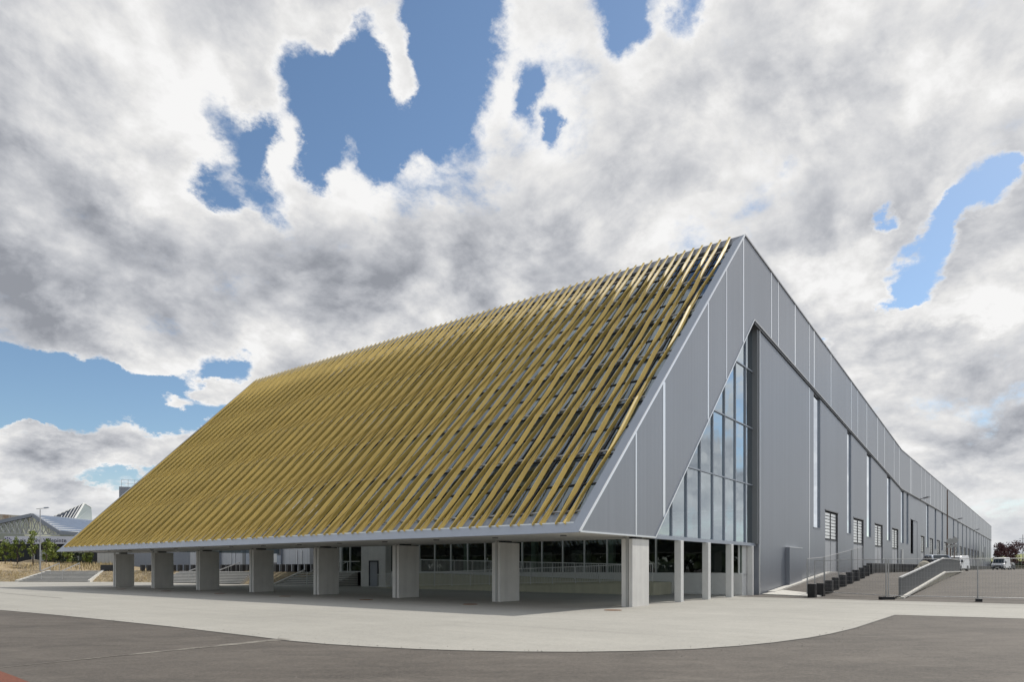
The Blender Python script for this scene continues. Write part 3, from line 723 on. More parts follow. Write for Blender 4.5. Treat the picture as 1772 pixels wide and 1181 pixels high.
# lobby front glazing
XL = 38.86
g = MB(); g.quad((XL,Yg+.45,PL+.06),(XL,Yb-.6,PL+.06),(XL,Yb-.6,8.4),(XL,Yg+.45,8.4)); lg = obj('lobby_glazing', g, 'lobbyglass', hall)
g = MB(); y = Yg+.6
while y < Yb-.5: g.box(XL-.09,XL+.06,y-.04,y+.04,PL+.05,8.4); y += 1.72
g.box(XL-.06,XL+.05,Yg+.45,Yb-.6,4.9,4.98)
g.box(XL-.05,XL+.05,Yg+.45,Yb-.6,PL+.03,PL+.10); g.box(XL-.05,XL+.05,46.8,Yb-.6,ze-.75,ze-.69)
obj('mullions', g, 'white', lg)
g = MB(); g.box(XL-.02,XL+.1,Yg+.4,Yl-.4,8.4,19.2); obj('atrium_wall', g, 'clad2', hall)
g = MB(); g.box(XL-.10,XL+.12,Yg+.40,46.5,.06,PL+.03); g.box(XL-.04,XL+.12,Yg+.40,46.5,0,.06); obj('plinth', g, 'white', hall)
g = MB(); g.box(XL-.22,XL+.25,Yb-.6,Yb-.2,PL,8.4); g.box(XL-.12,XL+.1,49.1,49.4,PL+.1,8.39); obj('glazing_post', g, 'white', hall)
# service box with its door
ya, yb2 = ys(667,38.2), ys(625,38.2)
g = MB(); g.box(38.2,38.84,ya,yb2,0,4.2); sb = obj('service_box', g, 'pier', hall)
dy0, dy1 = ya+.55*(yb2-ya)-.95+.2, ya+.55*(yb2-ya)+.2
g = MB(); g.box(38.15,38.22,dy0,dy1,.05,2.08); dr = obj('service_door', g, 'clad2', sb)
g = MB(); g.box(38.11,38.21,dy0-.1,dy0,.05,2.2); g.box(38.11,38.21,dy1,dy1+.1,.05,2.2); g.box(38.11,38.21,dy0,dy1,2.08,2.2); obj('door_frame', g, 'dark', dr)
# gable window
YG = Yg+.36
g = MB(); g.poly([(27.0,Yl-.36,3.02),(40.6,Yl-.36,3.02),(40.6,Yl-.36,16.2),(Xi+.25,Yl-.36,16.2)]); obj('gable_window', g, 'glass', hall)
g = MB(); g.poly([(27.0,YG,3.02),(40.6,YG,3.02),(40.6,YG,16.2),(Xi+.25,YG,16.2)]); gw = obj('gable_window', g, 'glass', hall)
g = MB()
mx = [29.2+1.65*i for i in range(7)]
for x in mx: g.box(x-.028,x+.028,YG-.075,YG+.06,3.0,min(16.2,3.02+(x-26.85)*1.03))
for z in (6.44,9.76,13.1): xa = 26.85+(z-3.02)/1.03; g.box(xa,40.6,YG-.065,YG+.05,z-.03,z+.03)
g.box(26.9,40.6,YG-.14,YG+.1,ze+.0,3.04)
obj('mullions', g, 'frame', gw)
g = MB(); g.box(40.35,40.6,YG-.3,YG+.06,3.0,16.0); obj('window_jamb', g, 'parapet', gw)
# opening jamb below, gable columns
g = MB(); g.box(38.97,40.58,Yg+.46,Yg+.54,0,2.99); obj('return_wall', g, 'white', hall)
for x in (29.9,33.2,36.45,39.8):
    g = MB(); w = .16 if x < 39 else .09; g.box(x-w,x+w,Yg+.12,Yg+.12+.32,0,ze-.002); obj('gable_column', g, 'white', hall, bevel=.01)
# box projecting from the side wall
bx0, bx1 = xs(1366,12.8), xs(1388,12.8)
g = MB(); g.box(bx0,bx1,12.78,YW-.002,.2,2.92); o = obj('wall_box', g, 'clad2', hall); 
g = MB(); g.box(bx0-.02,bx1+.02,12.76,YW-.001,2.92,2.95); obj('box_lid', g, 'bright', o)
for x in (108., 158., 205.):
    g = MB(); g.bar((x,YW,zbk-.1),(x-.5,YW-.7,zbk+.02),.08); g.bar((x-.4,YW-.6,zbk),(x-.9,YW-1.3,zbk+.12),.34,.14); obj('wall_lamp', g, 'steel', hall)
g = MB(); g.box(92.6+0,93.2,12.9,YW-.001,PL+.6,PL+2.6); obj('wall_notice', g, 'white', hall)

# piers
Xp, Yp0, sp = 24.86, 13.05, 6.855
for k in range(8):
    y = Yp0+k*sp
    g = MB(); g.box(Xp,Xp+1.48,y,y+.17,0,2.78); pr = obj('pier', g, 'pier', hall, loc=(Xp-Xe, y-Yg, 0), bevel=.008)
    # mesh is local to the pier origin
    g = MB(); g.box(Xp,Xp+1.48,y+.30,y+.50,0,2.78); obj('rear_slab', g, 'pier', pr, bevel=.008)
    g = MB(); g.box(Xp+.1,Xp+1.4,y+.172,y+.298,0,2.70); obj('core', g, 'parapet', pr)
    g = MB(); g.box(Xp-.02,Xp+.08,y+.185,y+.285,0,ze); obj('downpipe', g, 'signback', pr)
    g = MB(); g.box(Xp+.45,Xp+.95,y+.05,y+.45,2.782,ze+.01); obj('bearing', g, 'dark', pr)

# ------------------------------------------------------------------ access ramp with railings in front of the lobby
ac = thing('access_ramp', 'beige concrete access ramp with pale barred railings in front of the dark lobby glass', 'ramp', (36.5,19,0))
Ya_, Yz_ = Yg+6.3, ys(652,36.3)
def zf1(y): return .02+.72*(Yz_-y)/(Yz_-Ya_)
def zf2(y): return .74+.46*(y-Ya_)/(Yz_-3-Ya_)
g = MB(); g.prism([(36.3,Ya_-1.6,0),(37.45,Ya_-1.6,0),(37.45,Yz_,0),(36.3,Yz_,0)], [(36.3,Ya_-1.6,.74),(37.45,Ya_-1.6,.74),(37.45,Yz_,.02),(36.3,Yz_,.02)])
obj('front_flight', g, 'pierlow', ac)
g = MB(); g.prism([(37.46,Ya_-1.6,0),(38.74,Ya_-1.6,0),(38.74,Yz_-3,0),(37.46,Yz_-3,0)], [(37.46,Ya_-1.6,.74),(38.74,Ya_-1.6,.74),(38.74,Yz_-3,1.2),(37.46,Yz_-3,1.2)])
obj('rear_flight', g, 'pierlow', ac)
def railing(x, y0, y1, zf, name='railing'):
    g = MB(); n = int((y1-y0)/.125)
    for i in range(n+1):
        y = y0+(y1-y0)*i/n; z = zf(y); r = .022 if i % 14 == 0 else .009
        g.box(x-r,x+r,y-r,y+r,z+(.0 if i % 14 == 0 else .1),z+1.02)
    g.bar((x,y0,zf(y0)+1.05),(x,y1,zf(y1)+1.05),.05,.05); g.bar((x,y0,zf(y0)+.1),(x,y1,zf(y1)+.1),.03,.03)
    return obj(name, g, 'white', ac)
railing(36.38, Ya_-1.5, Yz_, zf1); railing(37.46, Ya_+1, Yz_-3, zf2)

# ground covers
for k in range(7):
    y = 12.75+k*6.86; g = MB(); n = 20
    g.tube((0,0,.0),(0,0,.014),.33,k=24); o = obj('drain_cover', g, 'rust'); o.location = (22.4 if k else 22.55, y+(0 if k else -.1), .004)
    w = ['nearest the corner, out in the sunlit concrete', 'second from the front corner', 'third from the front corner', 'fourth from the front corner', 'fifth from the front corner', 'sixth from the front corner', 'farthest from the front corner'][k]
    tag(o, 'round rusty ground cover before the piers, '+w, 'ground cover', 'rusty round covers in front of the piers')

# ------------------------------------------------------------------ parapet on the right ramp
pw = thing('ramp_parapet', 'grey barred parapet rising along the asphalt ramp on a pale kerb', 'parapet', (40.4,5.7,0))
prof = [40.3,44,48,52,56,60.4,66,73.5]
def zp(x): return 1.24*min(1,max(0,(x-40.3)/20.1))
g = MB(); y = 5.72; x = 40.3
while x < 73.5: g.box(x-.02,x+.02,y-.04,y+.04,zp(x)+.06,zp(x)+1.06); x += .115
obj('bars', g, 'parapet', pw)
g = MB()
g.bar((40.3,y,zp(40.3)+1.09),(60.4,y,zp(60.4)+1.09),.14,.07); g.bar((60.4,y,zp(60.4)+1.09),(73.5,y,zp(60.4)+1.04),.14,.07); obj('top_rail', g, 'steel', pw)
g = MB(); g.bar((40.3,y+.06,zp(40.3)+.56),(60.4,y+.06,zp(60.4)+.56),.02,.96); g.bar((60.4,y+.06,zp(60.4)+.56),(73.5,y+.06,zp(60.4)+.56),.02,.94); obj('sheet_panel', g, 'parapet', pw)
g = MB(); g.prism([(40,5.66,-.1),(60.4,5.66,-.1),(60.4,5.84,-.1),(40,5.84,-.1)],[(40,5.66,zp(40)+.05),(60.4,5.66,zp(60.4)+.05),(60.4,5.84,zp(60.4)+.05),(40,5.84,zp(40)+.05)]); g.box(60.4,74,5.66,5.84,-.1,1.27)
obj('retaining_wall', g, 'stone', pw)
g = MB(); g.bar((40.1,5.6,zp(40.1)+.05),(60.4,5.6,zp(60.4)+.03),.16,.10); g.bar((60.4,5.6,1.26),(74,5.6,1.26),.16,.08); obj('kerb', g, 'kerb', pw)

# ------------------------------------------------------------------ black blocks
g = MB(); g.box(-.19,.19,-.19,.19,-.02,.74)
def block_proto():
    o = obj('black_block', g, 'black', bevel=.02); return o
B0 = block_proto(); first = True
def put_block(x, y, z, label, group, rz=0, s=1.):
    global first
    if first: o = B0; first = False
    else: o = B0.copy(); COL.objects.link(o)
    o.location = (x, y, z); o.rotation_euler = (0,0,rz); o.scale = (s,1,1)
    tag(o, label, 'block', group); return o
rb = random.Random(4)
for i in range(9):
    x = 38.95+i*1.85
    w = ['lowest', 'second', 'third', 'fourth', 'fifth', 'sixth', 'seventh', 'eighth', 'ninth'][i]
    put_block(x, 9.7+rb.uniform(-.04,.04), zramp(x)+.0, 'black wrapped block carrying the ramp fence, %s from the bottom of the slope' % w, 'black blocks stepping up the ramp', rb.uniform(-.12,.12), 1.0)
x = 55.6; L = 'black block in the long close-set row along the upper road beside the grey side wall'
while x < 283:
    put_block(x, 9.75+rb.uniform(-.03,.03), PL, L, 'black blocks along the upper road', 0, 3.4); x += 1.36*1.0
for i in range(46):
    Y = 51.5+i*1.0
    p, n = base_pt(Y)
    q = p+n*2.75
    if Y > 83.4: continue
    put_block(q.x, q.y, PL, 'black block standing in the spaced row on the bank behind the concrete piers', 'black blocks on the bank', math.atan2(n.y, n.x))
g = MB(); g.box(-.8,.8,-.2,.2,0,.74); p, n = base_pt(85.0); o = obj('black_block', g, 'black', bevel=.02); o.location = (p+n*3+Vector((0,0,PL))); o.rotation_euler = (0,0,math.atan2(n.y,n.x)+math.pi/2)
tag(o, 'wide black block at the left end of the row, beside the far stairs', 'block')

# ------------------------------------------------------------------ temporary fence panels
def fence_panel(a, b, za, zb, label, hgt=1.95, group='wire mesh fence panels', foot=True):
    a = Vector((a[0],a[1],0)); b = Vector((b[0],b[1],0)); L = (b-a).length
    t = thing('fence_panel', label, 'fence panel', (a.x,a.y,za), math.atan2(b.y-a.y, b.x-a.x), group)
    g = MB(); dz = zb-za; z = lambda u, h: (u, 0, h+dz*u/L+.08)
    g.tube(z(.05,0),z(.05,hgt),.032,k=6); g.tube(z(L-.05,0),z(L-.05,hgt),.032,k=6); g.tube(z(.05,hgt),z(L-.05,hgt),.018,k=5); g.tube(z(.05,.12),z(L-.05,.12),.018,k=5)
    obj('frame', g, 'steel', t, local=True)
    g = MB(); n = int(L/.12)
    for i in range(1, n): u = L*i/n; g.bar(z(u,.12),z(u,hgt),.0045)
    for i in range(1, 8): h = .12+(hgt-.12)*i/8; g.bar(z(.05,h),z(L-.05,h),.0045)
    obj('wire_mesh', g, 'steel', t, local=True)
    if foot:
        for u in (0.,):
            g = MB(); g.box(u-.14,u+.14,-.36,.36,0,.15); obj('foot', g, 'black', t, local=True, bevel=.015)
    return t
pA = gp(1409,1030); pB = gp(1534.5,1038.5); pC = gp(1694,1042); pD = pC+(pC-pB)
fence_panel(pB, pA, 0, 0, 'wire fence panel spanning from the lowest black block to the double pole on the ramp')
fence_panel(pC, pB+Vector((.15,0,0)), 0, 0, 'wire fence panel across the yard, between the double pole and the right-hand pole')
fence_panel(pD, pC-(pD-pC).normalized()*.1, 0, 0, 'wire fence panel running out of the picture on the right')
xx = [38.95,42.7,46.3,50.0,53.7]
for i, w in enumerate(('lowest', 'second', 'third', 'uppermost')):
    fence_panel((xx[i],9.95),(xx[i+1],9.95),zramp(xx[i])+.1,zramp(xx[i+1])+.1,'slanting wire fence panel above the black blocks, %s up the ramp' % w, 1.9, 'fence panels up the ramp', False)

# ------------------------------------------------------------------ neighbours on the left
nh = thing('neighbouring_hall', 'light grey panelled hall front seen under the roof between the concrete piers', 'hall', (47,53,PL))
g = MB(); g.box(47,60,52.9,92,PL,7.6); obj('wall', g, 'farclad', nh)
for y in (57.5,63.2,70.4,77,84):
    g = MB(); g.box(46.75,46.99,y,y+.8,PL,7.5); obj('pilaster', g, 'frame', nh)
    g = MB(); g.box(46.93,46.99,y+1.2,y+1.9,PL,6.5); obj('dark_recess', g, 'parapet', nh)
g = MB(); g.box(46.9,46.98,ys(479,46.9),ys(471,46.9),2.2,3.3); obj('notice_board', g, 'white', nh)
for y in (60.5,66.6,74,80.6):
    g = MB(); g.box(46.92,46.99,y,y+.05,PL+.6,3.6); g.box(46.92,46.99,y+.9,y+.95,PL+.6,3.6); obj('steel_rod', g, 'bright', nh)
cb = thing('cream_shed', 'low cream ribbed building in the sun left of the piers', 'building', tuple(cw(180,120,PL)), YAW-math.pi/2)
g = MB(); g.box(-1.2,6,0,8,0,3.0); obj('wall', g, 'farwhite', cb, local=True)
g = MB(); g.box(-4.4,-1.22,0,6,0,2.9); obj('dark_bay', g, 'dark', cb, local=True)
tb = thing('plant_tower', 'grey rooftop block with a thin railing rising behind the left edge of the golden slope', 'building', tuple(cw(206,105,PL)), YAW-math.pi/2+.35)
g = MB(); g.box(0,14,0,10,0,14.1-PL); obj('wall', g, 'clad2', tb, local=True)
g = MB()
for i in range(15): g.tube((.3+i*.9,.2,14.1-PL),(.3+i*.9,.2,15.2-PL),.03,k=5)
for z in (14.65,15.2): g.bar((.3,.2,z-PL),(13,.2,z-PL),.04)
obj('roof_railing', g, 'steel', tb, local=True)

# canopy hall with sign
D = 140.; u = D/F
cp = thing('canopy_building', 'old entrance hall with a lattice gable canopy and a name sign on the far left', 'building', tuple(cw(57,D,PL)), YAW-math.pi/2)
def c2(px, py, dy=0): return Vector((((px-CX)*(D+dy)-(57-CX)*D)/F, dy, (HY-py)*(D+dy)/F+H-PL))      # its own front plane
g = MB()
fr = [c2(-130,932), c2(57,892), c2(103,922), c2(165,927)]
for p, q in zip(fr, fr[1:]): g.bar(p, q, .7, .7)
obj('gable_beam', g, 'clad2', cp, local=True)
g = MB(); A0, A1, A2, A3 = fr
back = Vector((7,60,2.2))
g.quad(A1+Vector((0,.4,.1)), A2+Vector((0,.4,.0)), A2+back+Vector((0,0,-.3)), A1+back+Vector((-6,0,-1.2)))
g.quad(A2+Vector((0,.4,0)), A3+Vector((0,.4,0)), A3+back, A2+back+Vector((0,0,-.3)))
obj('roof', g, 'bluemetal', cp, local=True)
g = MB(); g.quad(A0+Vector((0,.4,.3)), A1+Vector((0,.4,.1)), A1+back+Vector((-6,0,-1.2)), A0+back+Vector((-6,0,-1.2))); obj('roof_glazing', g, 'lobbyglass', cp, local=True)
g = MB(); na = A1+back+Vector((-6,0,-1.2)); nb = A2+back+Vector((0,0,-.3))
for i in range(9):
    t = (i+.5)/9; g.bar((A1+Vector((0,.4,.15))).lerp(A2+Vector((0,.4,.05)), t), na.lerp(nb, t)+Vector((0,0,.08)), .12)
obj('roof_ribs', g, 'white', cp, local=True)
g = MB(); rr = random.Random(8)
for row, dy in ((0,.0),(1,3.),(2,6.)):
    n = 22; px0, px1 = -60, 150
    def topy(px): return 892+(57-px)*.214 if px < 57 else (892+(px-57)*.652 if px < 103 else 922+(px-103)*.08)
    pts = []
    for i in range(n+1):
        px = px0+(px1-px0)*i/n; pts.append((c2(px, topy(px)+2, dy), c2(px, min(926, topy(px)+7+max(0,26-abs(px-57)*.25)), dy)))
    for (a1,b1),(a2,b2) in zip(pts, pts[1:]):
        g.bar(a1,b2,.13); g.bar(b1,a2,.13); g.bar(b1,b2,.16); g.bar(a1,b1,.1)
    if row:
        for p1, p2 in zip(pts, pts0 if row else pts): g.bar(p1[1], p2[0], .1)
    pts0 = pts
obj('lattice_truss', g, 'steel', cp, local=True)
g = MB(); P = c2(9,942,-.5); Q = c2(132,929,-.4); g.prism([(P.x,-.7,P.z),(Q.x,-.7,P.z),(Q.x,-.3,P.z),(P.x,-.3,P.z)],[(P.x,-.7,Q.z),(Q.x,-.7,Q.z),(Q.x,-.3,Q.z),(P.x,-.3,Q.z)])
sgn = obj('sign_panel', g, 'signwhite', cp, local=True)
cu = bpy.data.curves.new('lettering', 'FONT'); cu.body = 'Paris Nord Villepinte'; cu.size = 1.22; cu.extrude = .03; cu.space_character = 1.06
to = bpy.data.objects.new('tmp_text', cu); COL.objects.link(to); bpy.context.view_layer.update()
me = bpy.data.meshes.new_from_object(to.evaluated_get(bpy.context.evaluated_depsgraph_get())); bpy.data.objects.remove(to)
me.materials.clear(); me.materials.append(M['letter'])
xsv = [v.co.x for v in me.vertices]; tw_ = max(xsv)-min(xsv); sc = (118-29)*u/tw_
for v in me.vertices: v.co = Vector((v.co.x*sc+c2(29,0).x, -.73-v.co.z, v.co.y*1.0+c2(0,939.6).z))
lo = bpy.data.objects.new('lettering', me); COL.objects.link(lo); lo.parent = sgn
g = MB(); c0 = c2(17.5,940)
for rad, n, s_ in ((.82,7,.13),(.48,5,.10)):
    for i in range(n): a = math.pi*(i+.0)/(n-1); x = c0.x+math.cos(a)*rad; z = c0.z+math.sin(a)*rad*1.05+.1; g.tube((x,-.76,z),(x,-.71,z),s_,k=8)
obj('dot_logo', g, 'violet', sgn, local=True)
for px in (1,17,67,100,128): g = MB(); p = c2(px,940); g.box(p.x-.25,p.x+.25,-.2,.2,0,p.z); obj('canopy_post', g, 'dark', cp, local=True)
g = MB(); P = c2(-60,943,0); Q = c2(150,931); g.box(P.x,Q.x,9,9.3,0,6.2); obj('rear_wall', g, 'dark', cp, local=True)
g = MB()
for px in (5,22,28,40,45,88,110): p = c2(px,967); g.box(p.x-.35,p.x+.35,8.85,8.98,.8,c2(0,951).z)
obj('pale_window', g, 'white', cp, local=True)  # plain white panels before the dark rear wall
# skylight behind
D2 = 190.; u2 = D2/F
sk = thing('glass_skylight', 'slanted dark panelled skylight with pale bars behind the lattice canopy', 'skylight', tuple(cw(85,D2,PL)), YAW-math.pi/2)
def c3(px, py, dy=0): return Vector((((px-CX)*(D2+dy)-(85-CX)*D2)/F, dy, (HY-py)*(D2+dy)/F+H-PL))
a_, b_, c_, d_ = c3(84,898,2), c3(146,872,10), c3(131,906,0), c3(84,900,0)
g = MB(); g.poly([a_, d_, c3(150,906,0), c3(156,874,10), b_]) ; g.poly([d_+Vector((0,12,0)), a_+Vector((0,12,0)), b_+Vector((0,8,0)), c3(150,906,12)])
g = MB(); tl, tr, brr, bl = c3(84,898,2), c3(146,872,12), c3(126,905,0), c3(84,900,0)
g.quad(bl, brr, tr, tl); obj('dark_panels', g, 'panelblue', sk, local=True)
g = MB(); g.poly([brr, c3(160,905,0), c3(158,879,12), tr]); obj('glazed_side', g, 'lobbyglass', sk, local=True)
g = MB()
for i in range(10): t = i/9; g.bar(bl.lerp(brr,t)+Vector((0,-.1,.05)), tl.lerp(tr,t)+Vector((0,-.1,.1)), .15 if i < 9 else .35)
g.bar(tl,tr+Vector((0,0,.1)),.2); g.bar(tr,c3(158,879,12),.3); g.bar(bl,c3(160,905,0),.3)
obj('bars', g, 'white', sk, local=True)
g = MB(); g.box(-8,20,1,20,0,c3(0,907).z); obj('base_building', g, 'farwhite', sk, local=True)
D3 = 175.
ww = thing('stained_wall_building', 'cream windowless wall with rust stains on the far left behind the canopy', 'building', tuple(cw(-60,D3,PL)), YAW-math.pi/2)
g = MB(); wd = (50+60)*D3/F; g.prism([(-10,0,0),(wd,0,0),(wd,12,0),(-10,12,0)],[(-10,0,(HY-880)*D3/F),(wd,0,(HY-891)*D3/F),(wd,12,(HY-891)*D3/F),(-10,12,(HY-880)*D3/F)])
obj('wall', g, 'stained', ww, local=True)

# earth mound left of the stairs, dry grass
def mound(name, cxp, dep, rx, ry, h, m, seed, n=26):
    rr = random.Random(seed); c = cw(cxp, dep, PL-.05); g = MB()
    right = Vector((SS,-CC,0)); fw = Vector((CC,SS,0))
    ph = [rr.uniform(0,6.28) for _ in range(6)]
    for i in range(n+1):
        for j in range(n+1):
            a = -1+2*i/n; b = -1+2*j/n; e = max(0, 1-a**4)*max(0, 1-b*b)
            hh = h*e*(.75+.25*math.sin(a*7+ph[0])*math.cos(b*3+ph[1])+.12*math.sin(a*19+ph[2]))+(rr.uniform(-.04,.04) if e > 0 else 0)
            g.v.append(tuple(c+right*a*rx+fw*b*ry+Vector((0,0,hh))))
    for i in range(n):
        for j in range(n): a = i*(n+1)+j; g.f.append((a, a+n+1, a+n+2, a+1))
    return struct(obj(name, g, m, smooth=True))
mound('earth_mound', 30, 99, 12, 6, 1.6, 'dirt', 1); mound('earth_mound', 170, 104, 9, 6, 1.25, 'dirt', 2); mound('earth_mound', -70, 93, 9, 5, 1.2, 'dirt', 3)
def tufts(name, m, pts, n, hgt, seed, wd=.03):
    rr = random.Random(seed); g = MB()
    for _ in range(n):
        p = pts(rr); a = rr.uniform(0,6.28); h = hgt*rr.uniform(.5,1.2); l = Vector((rr.uniform(-.3,.3),rr.uniform(-.3,.3),1))*h
        s_ = Vector((math.cos(a),math.sin(a),0))*wd; n0 = len(g.v); g.v += [tuple(p-s_), tuple(p+s_), tuple(p+l)]; g.f.append((n0,n0+1,n0+2))
    return struct(obj(name, g, m), 'stuff')
def pt1(rr):
    px = rr.uniform(-60,200); dep = rr.uniform(92,108); c = cw(px, dep, 0)
    z = PL+rr.uniform(.0,.9)
    return Vector((c.x,c.y,z))
tufts('dry_grass', 'drygrass', pt1, 3500, .5, 3, .05)
def pt2(rr):
    Y = rr.uniform(96,130); p, n = base_pt(Y); t = rr.random(); q = p+n*2.3*t; return Vector((q.x,q.y,PL*t))
tufts('dry_grass', 'drygrass', pt2, 1500, .35, 5, .05)
def pt3(rr):
    Y = rr.choice((rr.uniform(61.9,64), rr.uniform(75.5,84.6), rr.uniform(92.4,98))); p, n = base_pt(Y); t = rr.random(); q = p+n*2.3*t; return Vector((q.x,q.y,PL*t))
tufts('dry_grass', 'drygrass', pt3, 1500, .22, 6, .04)

# lamp post
lp = thing('street_lamp', 'slender grey street lamp with one short arm beside the far stairs', 'street lamp', tuple(cw(69.5,90,PL)), YAW-math.pi/2)
g = MB(); g.tube((0,0,0),(0,0,1),.10,.10); g.tube((0,0,1),(0,0,8.1),.085,.055); obj('post', g, 'steel', lp, local=True, smooth=False)
g = MB(); g.bar((-.5,0,8.15),(.9,0,8.3),.07); arm = obj('arm', g, 'steel', lp, local=True)
g = MB(); g.prism([(.5,-.12,8.2),(1.2,-.12,8.3),(1.2,.12,8.3),(.5,.12,8.2)],[(.55,-.1,8.38),(1.15,-.1,8.42),(1.15,.1,8.42),(.55,.1,8.38)]); obj('lamp_head', g, 'frame', lp, local=True)

# ------------------------------------------------------------------ trees
def make_tree(name, label, cat, loc, h, cr, ch, m, seed, leaves=900, ls=.14, group=None, shape='oval', limbs=7):
    rr = random.Random(seed); t = thing(name, label, cat, loc, 0, group)
    g = MB(); top = h*.9
    g.tube((0,0,-.1),(0,0,h-ch),h*.018+.02,h*.014+.015,k=7); g.tube((0,0,h-ch),(0,0,top),h*.014+.015,.01,k=6)
    clumps = []
    for i in range(limbs):
        a = rr.uniform(0,6.28); z0 = h-ch+ch*.7*i/limbs; r = cr*rr.uniform(.5,.95); q = Vector((math.cos(a)*r, math.sin(a)*r, min(h*.97, z0+ch*rr.uniform(.15,.35))))
        g.tube((0,0,z0), q, h*.007+.01, .005, k=5)
    obj('trunk', g, 'bark', t, local=True)
    for _ in range(26):
        z = rr.random(); prof = math.sin(math.pi*min(1,z*.85+.12))**.7 if shape == 'oval' else (1-z)*.95+.1
        a = rr.uniform(0,6.28); r = cr*prof*math.sqrt(rr.random())
        clumps.append((Vector((math.cos(a)*r, math.sin(a)*r, h-ch+ch*z)), cr*rr.uniform(.22,.42)))
    g = MB()
    for _ in range(leaves):
        c, r = rr.choice(clumps); d = Vector((rr.gauss(0,1),rr.gauss(0,1),rr.gauss(0,1))).normalized()*r*rr.random()**.4
        p = c+d; s_ = ls*rr.uniform(.6,1.3)
        q = Euler((rr.uniform(0,6.28),rr.uniform(0,6.28),rr.uniform(0,6.28))).to_matrix()
        n0 = len(g.v)
        for co in ((-.5,-.3,0),(.5,-.3,0),(.6,.3,.1),(-.4,.4,0)): g.v.append(tuple(p+q@Vector(co)*s_))
        g.f.append((n0,n0+1,n0+2,n0+3))
    obj('crown', g, m, t, local=True)
    return t
sap = [(-6,94,3.4,'at the very left edge of the picture'),(9,95,4.2,'second from the left edge, under the dot logo'),(30,96,4.6,'in front of the start of the sign lettering'),(57,97,5.6,'tallest, left of the street lamp'),(80,96,4.3,'just right of the street lamp'),(92,98,4.0,'under the right half of the sign'),(117,99,3.1,'under the tip of the roof'),(152,102,2.8,'under the roof edge, nearest the cream shed')]
for i, (px, dp, hh, wds) in enumerate(sap):
    make_tree('young_tree', 'slim young tree '+wds, 'tree', tuple(cw(px,dp,PL+.9)), hh-.9, .75+.08*(i % 3), (hh-.9)*.78, 'leafgreen', 20+i, 700, .17, 'young trees on the bank')
for i, (px, wds) in enumerate(((100,'left of the two, behind the roof tip'),(133,'right of the two, under the roof edge'))):
    make_tree('dark_bush', 'dense dark green bush, '+wds, 'bush', tuple(cw(px,112,PL)), 3.1, 2.2, 2.7, 'leafdark', 50+i, 1500, .22, 'dark bushes', limbs=5)
make_tree('purple_tree', 'purple-leaved tree, left one of the pair behind the white van', 'tree', tuple(cw(1733,190,PL)), 7.0, 2.6, 5.4, 'leafpurple', 61, 1700, .3, 'purple trees', limbs=12)
make_tree('purple_tree', 'purple-leaved tree, right one of the pair, near the picture edge', 'tree', tuple(cw(1756,182,PL)), 7.2, 3.0, 5.8, 'leafpurple', 62, 1900, .3, 'purple trees', limbs=12)

# green slope far right
g = MB(); c = cw(1755,330,PL); n = 20; right = Vector((SS,-CC,0)); fw = Vector((CC,SS,0)); rr = random.Random(9)
for i in range(n+1):
    for j in range(9):
        a = -60+200*i/n; b = j/8; z = 8.2*math.sin(b*math.pi/2)*(.8+.2*math.sin(i*.9))
        g.v.append(tuple(c+right*a+fw*(b*60-40)+Vector((0,0,z-.2))))
for i in range(n):
    for j in range(8): a = i*9+j; g.f.append((a,a+9,a+10,a+1))
struct(obj('grass_hill', g, 'grass', smooth=True))
def hedge(rr):
    px = rr.uniform(1716,1790); dep = rr.uniform(215,235); c = cw(px,dep,0); return Vector((c.x,c.y,PL+rr.uniform(0,1.6)))
tufts('shrub_belt', 'leafdark', hedge, 1500, 1.2, 12, .35)
g = MB()
for i in range(40):
    p = cw(1724+i*1.6, 172, PL); g.tube(p, p+Vector((0,0,1.0)), .035, k=5)
p = cw(1722,172,PL); q = cw(1790,172,PL); g.bar(p+Vector((0,0,.95)), q+Vector((0,0,.95)), .06); g.bar(p+Vector((0,0,.4)), q+Vector((0,0,.4)), .04)
tag(obj('road_barrier', g, 'stone'), 'low post and rail barrier behind the white van', 'barrier')
py_ = thing('pylon', 'thin distant mast with a cross arm at the right edge', 'mast', tuple(cw(1770,300,PL)), YAW-math.pi/2)
g = MB(); g.tube((0,0,0),(0,0,15),.22,.12,k=6); obj('mast_pole', g, 'steel', py_, local=True)
g = MB(); g.bar((-1.6,0,13.2),(1.6,0,13.2),.16); obj('cross_arm', g, 'steel', py_, local=True)

